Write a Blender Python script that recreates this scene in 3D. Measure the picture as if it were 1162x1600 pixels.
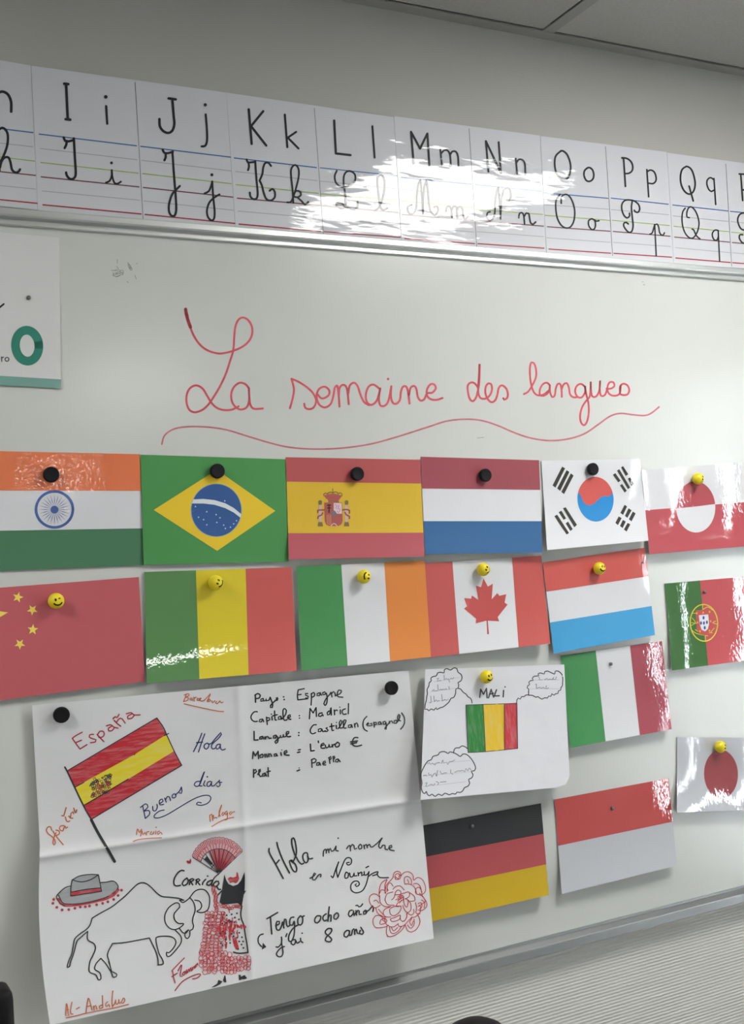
import bpy, bmesh, math, random
from mathutils import Vector, Matrix
random.seed(7)
for o in list(bpy.data.objects): bpy.data.objects.remove(o)
SC = bpy.context.scene; COL = SC.collection

# ------------------------------------------------------------------ camera
FPX = 1755.0; CX, CY = 581.0, 800.0
_vp = (4000.0, 655.0)                       # where the board's horizontals meet
AX = Vector((_vp[0]-CX, -(_vp[1]-CY), -FPX)).normalized()
AZ = Vector((-0.06, 1.0, 0.0)); AZ.z = -(AZ.x*AX.x+AZ.y*AX.y)/AX.z; AZ.normalize()
AY = -(AX.cross(AZ))
ROT = Matrix((AX, AY, AZ))                  # world <- camera
CAM = Vector((0.0, -1.61, 1.5))
cd = bpy.data.cameras.new('camera'); cam = bpy.data.objects.new('camera', cd); COL.objects.link(cam)
cam.matrix_world = Matrix.Translation(CAM) @ ROT.to_4x4()
cd.sensor_fit = 'VERTICAL'; cd.sensor_height = 24.0; cd.lens = FPX/1600.0*24.0
cd.clip_start = 0.02; cd.clip_end = 60
SC.camera = cam

def P(px, py, d=0.0):
    """point of the plane y = -d (board face is y = 0) seen at a photo pixel"""
    r = ROT @ Vector((px-CX, -(py-CY), -FPX))
    t = (-d-CAM.y)/r.y
    return CAM + r*t

# ------------------------------------------------------------------ light
w = bpy.data.worlds.new('world'); SC.world = w; w.use_nodes = True
w.node_tree.nodes['Background'].inputs[0].default_value = (0.80, 0.88, 1.0, 1)
w.node_tree.nodes['Background'].inputs[1].default_value = 1.0
SC.view_settings.view_transform = 'Standard'; SC.view_settings.look = 'None'
SC.view_settings.gamma = 1; SC.view_settings.use_curve_mapping = False
SC.view_settings.exposure = 0.06
PANEL_E = 25.0        # radiance of the ceiling light panels
WINDOW_E = 62.0       # radiance of the daylit window panes
FLOOR, CEIL = -0.10, P(1162, 119, -0.012).z
XL, XR, YB = -2.6, 3.6, -10.2
WALL = -0.012        # depth of the wall plane behind the board face

# ------------------------------------------------------------------ helpers
def lin(c):
    c /= 255.0
    return c/12.92 if c <= 0.04045 else ((c+0.055)/1.055)**2.4
def alb(rgb, k=1.18):
    return tuple(min(0.93, lin(c)*k) for c in rgb)+(1,)
MATS = {}
def nodes(name):
    m = bpy.data.materials.new(name); m.use_nodes = True
    return m, m.node_tree, m.node_tree.nodes['Principled BSDF']
def bump(nt, height, strength, dist, prev=None):
    b = nt.nodes.new('ShaderNodeBump'); b.inputs['Strength'].default_value = strength
    b.inputs['Distance'].default_value = dist
    nt.links.new(height, b.inputs['Height'])
    if prev: nt.links.new(prev, b.inputs['Normal'])
    return b.outputs[0]
def noise(nt, scale, stretch=(1,1,1), detail=3, rough=0.5, rot=(0,0,0)):
    g = nt.nodes.new('ShaderNodeNewGeometry'); mp = nt.nodes.new('ShaderNodeMapping')
    mp.inputs['Scale'].default_value = stretch; mp.inputs['Rotation'].default_value = rot
    nt.links.new(g.outputs['Position'], mp.inputs['Vector'])
    n = nt.nodes.new('ShaderNodeTexNoise'); n.inputs['Scale'].default_value = scale
    n.inputs['Detail'].default_value = detail; n.inputs['Roughness'].default_value = rough
    nt.links.new(mp.outputs[0], n.inputs['Vector'])
    return n.outputs[0]
def mottle(nt, bsdf, col, fac, amount, dark=0.8, lo=0.35, hi=0.65):
    r = nt.nodes.new('ShaderNodeMapRange'); r.inputs[1].default_value = lo; r.inputs[2].default_value = hi
    r.inputs[3].default_value = 0; r.inputs[4].default_value = amount
    nt.links.new(fac, r.inputs[0])
    mx = nt.nodes.new('ShaderNodeMix'); mx.data_type = 'RGBA'
    mx.inputs[6].default_value = col
    mx.inputs[7].default_value = dark if isinstance(dark, tuple) else tuple(c*dark for c in col[:3])+(1,)
    nt.links.new(r.outputs[0], mx.inputs[0]); nt.links.new(mx.outputs[2], bsdf.inputs['Base Color'])
def mat(kind, rgb, k=1.18):
    key = (kind, tuple(rgb), k)
    if key in MATS: return MATS[key]
    m, nt, b = nodes('%s_%d_%d_%d' % ((kind,)+tuple(rgb)))
    col = alb(rgb, k); b.inputs['Base Color'].default_value = col
    if kind in ('laminated', 'cardlam', 'lamflat'):
        # printed paper sealed in glossy, slightly rippled plastic film
        b.inputs['Roughness'].default_value = 0.55; b.inputs['Specular IOR Level'].default_value = 0.2
        b.inputs['Coat Weight'].default_value = 0.62 if kind == 'cardlam' else 0.85; b.inputs['Coat Roughness'].default_value = 0.02
        b.inputs['Coat IOR'].default_value = 1.5
        if kind == 'cardlam':
            n1 = bump(nt, noise(nt, 20, (0.5, 1, 1.6), 2, 0.45), 1.0, 0.0011)
            n2 = bump(nt, noise(nt, 130, (0.25, 1, 1.0), 2, 0.5), 1.0, 0.00016, n1)
        elif kind == 'lamflat':
            n1 = bump(nt, noise(nt, 8, (1.3, 1, 0.6), 2, 0.5), 1.0, 0.0006)
            n2 = bump(nt, noise(nt, 200, (1.0, 1, 0.75), 1.5, 0.5), 1.0, 0.000045, n1)
        else:
            n1 = bump(nt, noise(nt, 8, (1.3, 1, 0.6), 2, 0.5), 1.0, 0.0012)
            n2 = bump(nt, noise(nt, 200, (1.0, 1, 0.75), 1.5, 0.5), 1.0, 0.00017, n1)
        nt.links.new(n2, b.inputs['Coat Normal'])
    elif kind in ('paper', 'thinpaper'):
        b.inputs['Roughness'].default_value = 0.75; b.inputs['Specular IOR Level'].default_value = 0.25
        n1 = bump(nt, noise(nt, 9, (1, 1, 1.7), 2, 0.45, (0, 0.5, 0)), 1.0, 0.0048)
        n2 = bump(nt, noise(nt, 38, (1, 1, 1), 2, 0.5), 1.0, 0.0003, n1)
        nt.links.new(n2, b.inputs['Normal'])
    elif kind == 'pen':
        b.inputs['Roughness'].default_value = 0.5
    elif kind == 'marker':
        b.inputs['Roughness'].default_value = 0.4
        mottle(nt, b, col, noise(nt, 60, (1, 1, 1), 3), 0.55, tuple(min(0.9, c*1.25+0.05) for c in col[:3])+(1,))
    elif kind == 'crayon':
        b.inputs['Roughness'].default_value = 0.7
        mottle(nt, b, col, noise(nt, 90, (0.28, 1, 2.2), 4, 0.7, (0, math.radians(-32), 0)), 1.0,
               tuple(min(0.9, c*0.7+0.18) for c in col[:3])+(1,), 0.45, 0.75)
    elif kind == 'crayonv':
        b.inputs['Roughness'].default_value = 0.7
        mottle(nt, b, col, noise(nt, 90, (1.6, 1, 0.3), 4, 0.7, (0, math.radians(20), 0)), 0.8,
               tuple(min(0.9, c*0.6+0.22) for c in col[:3])+(1,), 0.45, 0.8)
    elif kind == 'plastic':
        b.inputs['Roughness'].default_value = 0.35
    elif kind == 'matte':
        b.inputs['Roughness'].default_value = 0.8
    elif kind == 'black':
        b.inputs['Roughness'].default_value = 0.6; b.inputs['Specular IOR Level'].default_value = 0.2
    elif kind == 'alu':
        b.inputs['Metallic'].default_value = 0.85; b.inputs['Roughness'].default_value = 0.42
        n1 = bump(nt, noise(nt, 300, (0.02, 1, 1.5), 2), 0.3, 0.0002); nt.links.new(n1, b.inputs['Normal'])
    MATS[key] = m
    return m

def obj(name, me_or_bm, m, parent=None, smooth=False):
    if isinstance(me_or_bm, bmesh.types.BMesh):
        me = bpy.data.meshes.new(name); me_or_bm.to_mesh(me); me_or_bm.free()
    else: me = me_or_bm
    o = bpy.data.objects.new(name, me); COL.objects.link(o)
    if m is not None: me.materials.append(m)
    if smooth:
        for p in me.polygons: p.use_smooth = True
    if parent is not None:
        o.parent = parent
        o.matrix_parent_inverse = Matrix.Translation(-parent.location)
    return o
def thing(name, label, cat, loc=(0,0,0), group=None):
    o = bpy.data.objects.new(name, None); o.empty_display_size = 0.02; COL.objects.link(o)
    o.location = loc; o['label'] = label; o['category'] = cat
    if group: o['group'] = group
    return o
def tag(o, label=None, cat=None, group=None, kind=None):
    if label: o['label'] = label
    if cat: o['category'] = cat
    if group: o['group'] = group
    if kind: o['kind'] = kind
    return o
def add_box(bm, x0, x1, y0, y1, z0, z1):
    v = [bm.verts.new((x, y, z)) for x in (x0, x1) for y in (y0, y1) for z in (z0, z1)]
    for f in ((0,1,3,2),(4,6,7,5),(0,4,5,1),(2,3,7,6),(0,2,6,4),(1,5,7,3)): bm.faces.new([v[i] for i in f])
def box(x0, x1, y0, y1, z0, z1, bevel=0, seg=2):
    bm = bmesh.new(); add_box(bm, x0, x1, y0, y1, z0, z1); bmesh.ops.recalc_face_normals(bm, faces=bm.faces)
    if bevel: bmesh.ops.bevel(bm, geom=bm.edges[:], offset=bevel, segments=seg, affect='EDGES', profile=0.6)
    return bm
def extrude_profile(pts, x0, x1):
    """pts: (depth d, z) outline extruded along the wall"""
    bm = bmesh.new()
    a = [bm.verts.new((x0, -d, z)) for d, z in pts]; b = [bm.verts.new((x1, -d, z)) for d, z in pts]
    n = len(pts)
    for i in range(n): bm.faces.new((a[i], a[(i+1)%n], b[(i+1)%n], b[i]))
    bm.faces.new(a); bm.faces.new(b[::-1]); bmesh.ops.recalc_face_normals(bm, faces=bm.faces)
    return bm

# ---- plane-to-plane map of a quad
def solve(A, b):
    n = len(b); M = [r[:]+[b[i]] for i, r in enumerate(A)]
    for i in range(n):
        p = max(range(i, n), key=lambda r: abs(M[r][i])); M[i], M[p] = M[p], M[i]
        for r in range(n):
            if r != i:
                f = M[r][i]/M[i][i]
                for c in range(i, n+1): M[r][c] -= f*M[i][c]
    return [M[i][n]/M[i][i] for i in range(n)]
def homog(src, dst):
    A, b = [], []
    for (x, y), (u, v) in zip(src, dst):
        A.append([x, y, 1, 0, 0, 0, -u*x, -u*y]); b.append(u)
        A.append([0, 0, 0, x, y, 1, -v*x, -v*y]); b.append(v)
    h = solve(A, b)
    def f(x, y):
        q = h[6]*x+h[7]*y+1
        return (h[0]*x+h[1]*y+h[2])/q, (h[3]*x+h[4]*y+h[5])/q
    return f
def smooth(pts, closed=False, step=2.0):
    if len(pts) < 3: return pts
    out = []; n = len(pts)
    for i in range(n-1):
        p0 = pts[max(i-1, 0)]; p1 = pts[i]; p2 = pts[i+1]; p3 = pts[min(i+2, n-1)]
        L = math.dist(p1, p2); k = max(1, min(8, int(L/step)))
        for j in range(k):
            t = j/k; t2 = t*t; t3 = t2*t
            out.append(tuple(0.5*((2*p1[a])+(-p0[a]+p2[a])*t+(2*p0[a]-5*p1[a]+4*p2[a]-p3[a])*t2+(-p0[a]+3*p1[a]-3*p2[a]+p3[a])*t3) for a in (0, 1)))
    out.append(pts[-1])
    return out
def parse(txt, crop):
    x0, y0, k = crop
    res = []
    for s in txt.replace('\n', ' ').split(';'):
        s = s.split()
        if s: res.append([(x0+float(a.split(',')[0])/k, y0+float(a.split(',')[1])/k) for a in s])
    return res

class Sheet:
    """a flat thing on the wall plane: quad of photo corners TL TR BR BL laid on the board plane, lifted by lift(u,v) metres"""
    def __init__(s, corners, base=0.001, lift=None, warp=None):
        s.c = corners; s.base = base; s.lf = lift or (lambda u, v: 0.0); s.warp = warp
        s.uv2px = homog([(0,0),(1,0),(1,1),(0,1)], corners); s.px2uv = homog(corners, [(0,0),(1,0),(1,1),(0,1)])
        s.n = 0
    def d(s, px, py):
        u, v = s.px2uv(px, py); u = min(1.05, max(-0.05, u)); v = min(1.05, max(-0.05, v))
        return s.base + s.lf(u, v)
    def pt(s, px, py, eps=0.0): return P(px, py, s.d(px, py)+eps)
    def body(s, name, m, parent, nu=22, nv=18, th=0.0006):
        bm = bmesh.new(); F = []; B = []
        for j in range(nv+1):
            for i in range(nu+1):
                px, py = s.uv2px(i/nu, j/nv)
                if s.warp:
                    a, b = s.warp(i/nu, j/nv); px += a; py += b
                p = s.pt(px, py)
                F.append(bm.verts.new(p)); B.append(bm.verts.new(p+Vector((0, th, 0))))
        w_ = nu+1
        for j in range(nv):
            for i in range(nu):
                q = (j*w_+i, j*w_+i+1, (j+1)*w_+i+1, (j+1)*w_+i)
                bm.faces.new([F[k] for k in q[::-1]]); bm.faces.new([B[k] for k in q])
        rim = [i for i in range(nu+1)]+[j*w_+nu for j in range(1, nv+1)]+[nv*w_+i for i in range(nu-1, -1, -1)]+[j*w_ for j in range(nv-1, 0, -1)]
        for f in bm.faces: f.smooth = True
        F2 = {a: bm.verts.new(F[a].co) for a in rim}; B2 = {a: bm.verts.new(B[a].co) for a in rim}
        for a, b in zip(rim, rim[1:]+rim[:1]): bm.faces.new((F2[a], B2[a], B2[b], F2[b]))
        for k, f in enumerate(bm.faces):
            pass
        o = obj(name, bm, m, parent)
        return o
    def eps(s):
        s.n += 1; return 0.00036+0.000007*s.n
    def fill(s, name, polys, m, parent, eps=None, cell=9.0):
        if eps is None: eps = s.eps()
        bm = bmesh.new()
        for poly in polys:
            f = bm.faces.new([bm.verts.new((x, y, 0)) for x, y in poly]); f.normal_update()
        bmesh.ops.triangulate(bm, faces=bm.faces[:])
        xs = [v.co.x for v in bm.verts]; ys = [v.co.y for v in bm.verts]
        for ax, lo, hi in ((0, min(xs), max(xs)), (1, min(ys), max(ys))):
            n = int((hi-lo)/cell)
            for i in range(1, n+1):
                c = Vector((0, 0, 0)); c[ax] = lo+(hi-lo)*i/(n+1); nn = Vector((0, 0, 0)); nn[ax] = 1
                bmesh.ops.bisect_plane(bm, geom=bm.verts[:]+bm.edges[:]+bm.faces[:], plane_co=c, plane_no=nn)
        for v in bm.verts: v.co = s.pt(v.co.x, v.co.y, eps)
        for f in bm.faces:
            f.normal_update()
            if f.normal.y > 0: f.normal_flip()
            f.smooth = True
        return obj(name, bm, m, parent)
    def strokes(s, name, lines, width, m, parent, eps=None, raw=False, mesh_bm=None, dots=()):
        if eps is None: eps = s.eps()
        bm = bmesh.new()
        hw = width/2
        for ln in lines:
            pts = ln if raw else smooth(ln)
            q = [pts[0]]
            for p in pts[1:]:
                if math.dist(p, q[-1]) > 0.25: q.append(p)
            if len(q) == 1: dots = list(dots)+[(q[0], hw)]; continue
            L = []; R = []
            for i, p in enumerate(q):
                a = q[max(0, i-1)]; b = q[min(len(q)-1, i+1)]
                dx, dy = b[0]-a[0], b[1]-a[1]; l = math.hypot(dx, dy) or 1
                nx, ny = -dy/l, dx/l
                k = 1.0
                L.append(bm.verts.new(s.pt(p[0]+nx*hw*k, p[1]+ny*hw*k, eps))); R.append(bm.verts.new(s.pt(p[0]-nx*hw*k, p[1]-ny*hw*k, eps)))
            for i in range(len(q)-1): bm.faces.new((L[i], L[i+1], R[i+1], R[i]))
            for e, o_ in ((q[0], q[1]), (q[-1], q[-2])): dots = list(dots)+[(e, hw)]
            if raw:
                for e in q[1:-1]: dots.append((e, hw))
        for (x, y), r in dots:
            n = 10 if r > 1.2 else 7
            c = [bm.verts.new(s.pt(x+r*math.cos(6.2832*i/n), y+r*math.sin(6.2832*i/n), eps)) for i in range(n)]
            bm.faces.new(c)
        for f in bm.faces:
            f.normal_update()
            if f.normal.y > 0: f.normal_flip()
        return obj(name, bm, m, parent)

def ell(cx, cy, rx, ry, n=40, rot=0, a0=0, a1=360):
    r = math.radians(rot); out = []
    for i in range(n if a1-a0 >= 360 else n+1):
        t = math.radians(a0+(a1-a0)*i/n); x = rx*math.cos(t); y = ry*math.sin(t)
        out.append((cx+x*math.cos(r)-y*math.sin(r), cy+x*math.sin(r)+y*math.cos(r)))
    return out
def cr(pts, crop): return [(crop[0]+x/crop[2], crop[1]+y/crop[2]) for x, y in pts]
def lerp(a, b, t): return (a[0]+(b[0]-a[0])*t, a[1]+(b[1]-a[1])*t)

# ------------------------------------------------------------------ the room
def wall_mat():
    m, nt, b = nodes('painted_wall'); b.inputs['Roughness'].default_value = 0.7
    g = nt.nodes.new('ShaderNodeNewGeometry'); sp = nt.nodes.new('ShaderNodeSeparateXYZ')
    nt.links.new(g.outputs['Position'], sp.inputs[0])
    cr_ = nt.nodes.new('ShaderNodeMix'); cr_.data_type = 'RGBA'
    cr_.inputs[6].default_value = (0.45, 0.445, 0.415, 1); cr_.inputs[7].default_value = (0.66, 0.655, 0.62, 1)  # upper wall coloured darker, in place of light falling off towards the ceiling
    # ribbed glass-fibre paper below the board
    wv = nt.nodes.new('ShaderNodeTexWave'); wv.bands_direction = 'Z'; wv.inputs['Scale'].default_value = 55
    wv.inputs['Distortion'].default_value = 0.6; wv.inputs['Detail'].default_value = 1; wv.inputs['Detail Scale'].default_value = 2.0
    nt.links.new(g.outputs['Position'], wv.inputs['Vector'])
    lo = nt.nodes.new('ShaderNodeMath'); lo.operation = 'LESS_THAN'; lo.inputs[1].default_value = 1.2
    nt.links.new(sp.outputs[2], lo.inputs[0])
    nt.links.new(lo.outputs[0], cr_.inputs[0]); nt.links.new(cr_.outputs[2], b.inputs['Base Color'])
    mu = nt.nodes.new('ShaderNodeMath'); mu.operation = 'MULTIPLY'
    nt.links.new(wv.outputs[1], mu.inputs[0]); nt.links.new(lo.outputs[0], mu.inputs[1])
    n1 = bump(nt, mu.outputs[0], 1.0, 0.0006)
    n2 = bump(nt, noise(nt, 260, (0.5, 1, 1), 2), 1.0, 0.0004, n1)
    nt.links.new(n2, b.inputs['Normal'])
    return m
WM = wall_mat()
RW = mat('matte', (198, 197, 190), 1.05)
tag(obj('wall_front', box(XL, XR, -WALL, -WALL+0.12, FLOOR, CEIL+0.3), WM), kind='structure')
tag(obj('wall_left', box(XL-0.12, XL, YB, -WALL, FLOOR, CEIL+0.3), RW), kind='structure')
tag(obj('wall_back', box(XL-0.12, XR+0.12, YB-0.12, YB, FLOOR, CEIL+0.3), RW), kind='structure')
# right wall with a tall window opening
WY0, WY1, WZ0, WZ1 = -2.75, -1.05, 0.0, 2.2
bm = bmesh.new()
for a in ((YB, WY0, FLOOR, CEIL+0.3), (WY1, -WALL, FLOOR, CEIL+0.3), (WY0, WY1, FLOOR, WZ0), (WY0, WY1, WZ1, CEIL+0.3)):
    add_box(bm, XR, XR+0.12, a[0], a[1], a[2], a[3])
tag(obj('wall_right', bm, RW), kind='structure')
m, nt, b = nodes('floor_lino'); b.inputs['Roughness'].default_value = 0.35
mottle(nt, b, (0.20, 0.20, 0.195, 1), noise(nt, 6), 0.5)
tag(obj('floor', box(XL-0.12, XR+0.12, YB, -WALL, FLOOR-0.05, FLOOR), m), kind='structure')
def pane_mat(name, col, e):
    m, nt, b = nodes(name); b.inputs['Base Color'].default_value = (0.8, 0.8, 0.8, 1)
    b.inputs['Emission Color'].default_value = col; b.inputs['Emission Strength'].default_value = e
    return m
FR = mat('plastic', (225, 225, 222))
def window(name, plane, a0, a1, z0, z1, mullions, e):
    """glazed window; plane = ('x', X) or ('y', Y)"""
    bm = bmesh.new(); t = 0.045
    ax, c = plane
    def bar(u0, u1, v0, v1, d0=-0.01, d1=0.05):
        if ax == 'x': add_box(bm, c+d0, c+d1, u0, u1, v0, v1)
        else: add_box(bm, u0, u1, c-d1, c-d0, v0, v1)
    bar(a0, a1, z0, z0+t); bar(a0, a1, z1-t, z1); bar(a0, a0+t, z0, z1); bar(a1-t, a1, z0, z1)
    for k in range(1, mullions): q = a0+(a1-a0)*k/mullions; bar(q-t/2, q+t/2, z0, z1)
    r = tag(obj(name, bm, FR), kind='structure')
    for k in range(mullions):
        q0 = a0+(a1-a0)*k/mullions+t/2; q1 = a0+(a1-a0)*(k+1)/mullions-t/2
        g = box(c+0.02, c+0.03, q0, q1, z0+t, z1-t) if ax == 'x' else box(q0, q1, c-0.03, c-0.02, z0+t, z1-t)
        obj('pane', g, pane_mat('daylight_pane', (0.86, 0.93, 1.0, 1), e), r)
window('window_1', ('x', XR), WY0, WY1, WZ0, WZ1, 2, WINDOW_E)
# closed vertical blinds in front of it, daylight shows only in the gaps between the strips
bl = thing('vertical_blind', 'closed pale vertical fabric blind on the right wall with narrow gaps', 'blind', (XR-0.06, (WY0+WY1)/2, WZ1))
gaps = [(-2.54, -2.52), (-2.26, -2.242), (-1.985, -1.945)]
BLM = mat('matte', (196, 196, 190), 1.0)
edges = [WY0-0.05]+[q for g in gaps for q in g]+[WY1+0.05]
for a, b in zip(edges[::2], edges[1::2]):
    n = max(1, round((b-a)/0.127))
    for k in range(n): obj('blind_strip', box(XR-0.062+0.002*(k % 2), XR-0.060+0.002*(k % 2), a+(b-a)*k/n, a+(b-a)*(k+1)/n+0.002*(k < n-1), FLOOR+0.02, WZ1+0.06), BLM, bl)
obj('head_rail', box(XR-0.085, XR-0.001, WY0-0.08, WY1+0.08, WZ1+0.06, WZ1+0.10), FR, bl)

# ceiling: slab, tiles, grid bars, wall angle
TM = mat('matte', (165, 163, 158)); BARM = mat('matte', (150, 149, 145)); SLAB = mat('matte', (35, 35, 35))
m, nt, b = nodes('ceiling_tile_mineral'); b.inputs['Roughness'].default_value = 0.9
mottle(nt, b, (0.50, 0.49, 0.465, 1), noise(nt, 220, (1,1,1), 2), 0.35, 0.75)
TM = m
ceil = tag(obj('ceiling', box(XL, XR, YB, -WALL, CEIL+0.03, CEIL+0.08), SLAB), kind='structure')
TX0 = P(835, 50, -0.012).x
GX = [TX0+0.6*i for i in range(-6, 5)]; GX = [g for g in GX if XL < g < XR]
GY = [-0.6*i for i in range(1, 17)]; GY = [g for g in GY if g > YB+0.1]
lights = {}
xs = [XL]+GX+[XR]; ys = [-WALL]+GY+[YB]
def cellx(x): return max(i for i in range(len(xs)-1) if xs[i] <= x+1e-6)
LP = [(cellx(TX0+0.1), 1), (cellx(TX0+0.1), 6), (cellx(TX0-2.3), 1), (cellx(TX0+0.7), 14)]
tile_me = None
for i in range(len(xs)-1):
    for j in range(len(ys)-1):
        if (i, j) in LP: continue
        x0, x1 = xs[i]+(0.0 if i == 0 else 0.024), xs[i+1]-0.0035
        y1, y0 = ys[j]-(0.028 if j == 0 else 0.024), ys[j+1]+0.003
        obj('ceiling_tile', box(x0+0.001, x1, y0, y1, CEIL+0.001, CEIL+0.016), TM, ceil)
for g in GX: obj('grid_bar', box(g, g+0.024, YB, -WALL, CEIL-0.0005, CEIL+0.002), BARM, ceil)
for g in GY: obj('grid_bar', box(XL, XR, g-0.024, g, CEIL-0.0008, CEIL+0.0018), BARM, ceil)
obj('wall_angle', box(XL, XR, -WALL-0.024, -WALL, CEIL-0.0015, CEIL+0.001), BARM, ceil)
PM = pane_mat('light_diffuser', (1.0, 0.985, 0.95, 1), PANEL_E)
place = {LP[0]: 'nearest the whiteboard on the right', LP[1]: 'in the second row on the right', LP[2]: 'nearest the whiteboard on the left',
         LP[3]: 'in the far row at the back of the room'}
for (i, j) in LP:
    x0, x1 = xs[i]+0.024, xs[i+1]; y1, y0 = ys[j]-0.024, ys[j+1]
    t = thing('ceiling_light', 'square flush ceiling light panel '+place[(i, j)], 'light', ((x0+x1)/2, (y0+y1)/2, CEIL), 'ceiling light panels')
    bm = bmesh.new()
    for q in ((x0, x1, y0, y0+0.02), (x0, x1, y1-0.02, y1), (x0, x0+0.02, y0, y1), (x1-0.02, x1, y0, y1)): add_box(bm, *q, CEIL+0.001, CEIL+0.014)
    obj('frame', bm, FR, t); obj('diffuser', box(x0+0.02, x1-0.02, y0+0.02, y1-0.02, CEIL+0.004, CEIL+0.012), PM, t)

# ------------------------------------------------------------------ whiteboard
BX0, BX1 = -0.35, 3.0
ZT = P(581, 396, 0).z; ZB = P(1162, 1383, 0).z
wb = thing('whiteboard', 'large wall whiteboard in an aluminium frame carrying red handwriting and all the flag sheets', 'whiteboard', ((BX0+BX1)/2, 0.006, ZB))
m, nt, b = nodes('whiteboard_enamel'); b.inputs['Roughness'].default_value = 0.19; b.inputs['Specular IOR Level'].default_value = 0.5
mottle(nt, b, (0.63, 0.645, 0.615, 1), noise(nt, 3.5, (1, 1, 1), 4), 0.5, 0.93)
nt.links.new(bump(nt, noise(nt, 5, (1,1,1), 2), 1.0, 0.0012), b.inputs['Normal'])
obj('panel', box(BX0, BX1, 0.0, 0.010, ZB-0.006, ZT+0.006), m, wb)
AL = mat('alu', (205, 207, 206)); AD = mat('alu', (150, 152, 152))
ztop = P(0, 324, 0.012).z
obj('top_rail', extrude_profile([(-0.012, ZT), (0.004, ZT), (0.006, ZT+0.001), (0.006, ZT+0.0055), (0.003, ZT+0.006), (0.003, ZT+0.0085), (0.012, ZT+0.0105), (0.0135, ZT+0.013), (0.0135, ztop-0.001), (0.0125, ztop), (-0.012, ztop)], BX0-0.02, BX1+0.02), AL, wb)
obj('bottom_rail', extrude_profile([(-0.012, ZB), (0.002, ZB), (0.002, ZB-0.004), (0.006, ZB-0.0045), (0.014, ZB-0.0095), (0.0145, ZB-0.011), (0.0145, ZB-0.025), (0.013, ZB-0.026), (-0.012, ZB-0.026)], BX0-0.02, BX1+0.02), AD, wb)
for nm, x0, x1 in (('side_rail', BX0-0.02, BX0+0.002), ('side_rail', BX1-0.002, BX1+0.02)):
    obj(nm, box(x0, x1, -0.014, 0.012, ZB-0.026, ztop, 0.002), AL, wb)

BD = Sheet([(0, 360), (1162, 440), (1162, 1380), (0, 1600)], base=0.0)
RED = mat('marker', (190, 66, 80), 1.1); REDL = mat('marker', (176, 96, 106), 1.05); REDD = mat('marker', (150, 20, 32), 1.0)
def write(sheet, parent, name, crop, width, m, txt, dots='', dr=None, label=None, eps=None):
    ds = []
    for q in dots.split():
        x, y = q.split(','); ds.append(((crop[0]+float(x)/crop[2], crop[1]+float(y)/crop[2]), dr or width*0.6))
    o = sheet.strokes(name, parse(txt, crop), width, m, parent, dots=ds, eps=eps)
    if label: o['label'] = label
    return o
c = (270, 470, 7.2625)
write(BD, wb, 'marker_word', c, 3.3, RED, """145,95 160,170 195,290 240,400 310,500 400,565 510,597 600,590 700,562 790,520 860,460 898,380 895,290 850,215 790,190 740,220 708,300 695,420 685,560 650,680 600,830 540,960 470,1080 400,1180 330,1240 250,1265 190,1240 158,1170 155,1080 180,1010 225,970 280,962 340,1000 390,1080 440,1160 500,1215 580,1240 670,1235 745,1198;
860,990 820,945 760,930 700,970 665,1040 665,1120 690,1180 740,1225 790,1232 840,1205 865,1130 862,990;862,990 868,1100 880,1180 920,1225 1020,1222""", label='red marker word La', eps=0.0002)
write(BD, wb, 'marker_stroke', c, 5.0, REDD, "145,95 150,130 163,175;150,140 175,230 200,300", eps=0.0003)
write(BD, wb, 'marker_word', (440, 570, 4.469), 3.3, RED, """57,303 75,240 85,170 68,98;68,98 120,120 180,160 220,200 240,250 225,295 195,310 165,300 157,272;
245,200 280,235 325,215 332,180 300,153 260,170 243,220 260,275 300,298 340,275 360,220 370,160 385,145;390,150 398,220 403,292;398,220 405,160 430,140 455,165 468,275;
465,200 475,145 505,125 530,150 550,210 575,260 610,282;680,165 640,138 605,155 587,210 595,260 625,280 660,255 680,200 688,165;685,170 678,240 690,285 720,285 745,250 765,150;
765,150 762,220 775,265 800,272 825,245 832,190 845,155 865,150 880,180 892,270;888,210 900,160 925,148 940,170 950,225 970,250 995,240 1015,200 1050,195 1075,165 1065,138 1040,135 1015,170 1015,215 1040,240 1080,245 1122,232""",
 '742,99', 2.0, label='red marker word semaine', eps=0.0002)
write(BD, wb, 'marker_word', (720, 550, 8.3), 3.2, RED, """220,460 175,405 130,395 90,430 88,500 110,600 150,638 190,600 215,520 235,400 242,165;240,165 235,300 222,480 235,570 270,605 330,600 380,550 402,480 390,415 360,405 325,440 315,520 340,600 390,650 440,630 470,560 485,480 510,440 545,437 590,480 608,550 595,600 560,618 548,600""", label='red marker word des', eps=0.0002)
write(BD, wb, 'marker_word', (810, 550, 6.116), 3.0, RED, """50,402 90,380 130,320 165,240 165,160 145,105 122,98 108,150 110,240 125,330 150,390 190,415 240,405 285,370;
300,320 270,293 230,310 203,360 205,410 240,418 285,385 300,320;298,320 300,380 320,430 345,415 355,350 375,305 400,310 410,370 412,428;410,360 430,310 460,298 480,340 490,400 520,432 570,430;
632,330 595,305 555,325 540,375 560,425 600,435 635,385 635,330;635,330 645,400 665,480 670,570 655,660 625,700 595,670 588,600 610,520 650,460 680,420 690,290;688,290 690,370 705,425 740,425 770,370 778,280;778,280 775,370 790,420 825,410 845,355;
840,350 880,350 915,325 905,290 870,290 850,330 855,385 890,415 940,415 968,390 975,320;968,390 970,330 1000,303 1040,320 1057,365 1040,405 1000,412 975,405""", label='red marker word langues', eps=0.0002)
l1 = parse("37,680 50,640 90,612 150,601 240,602 330,615 430,645 520,672 610,693 720,702 850,698 980,680 1100,648", (240, 460, 2.905))[0]
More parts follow.
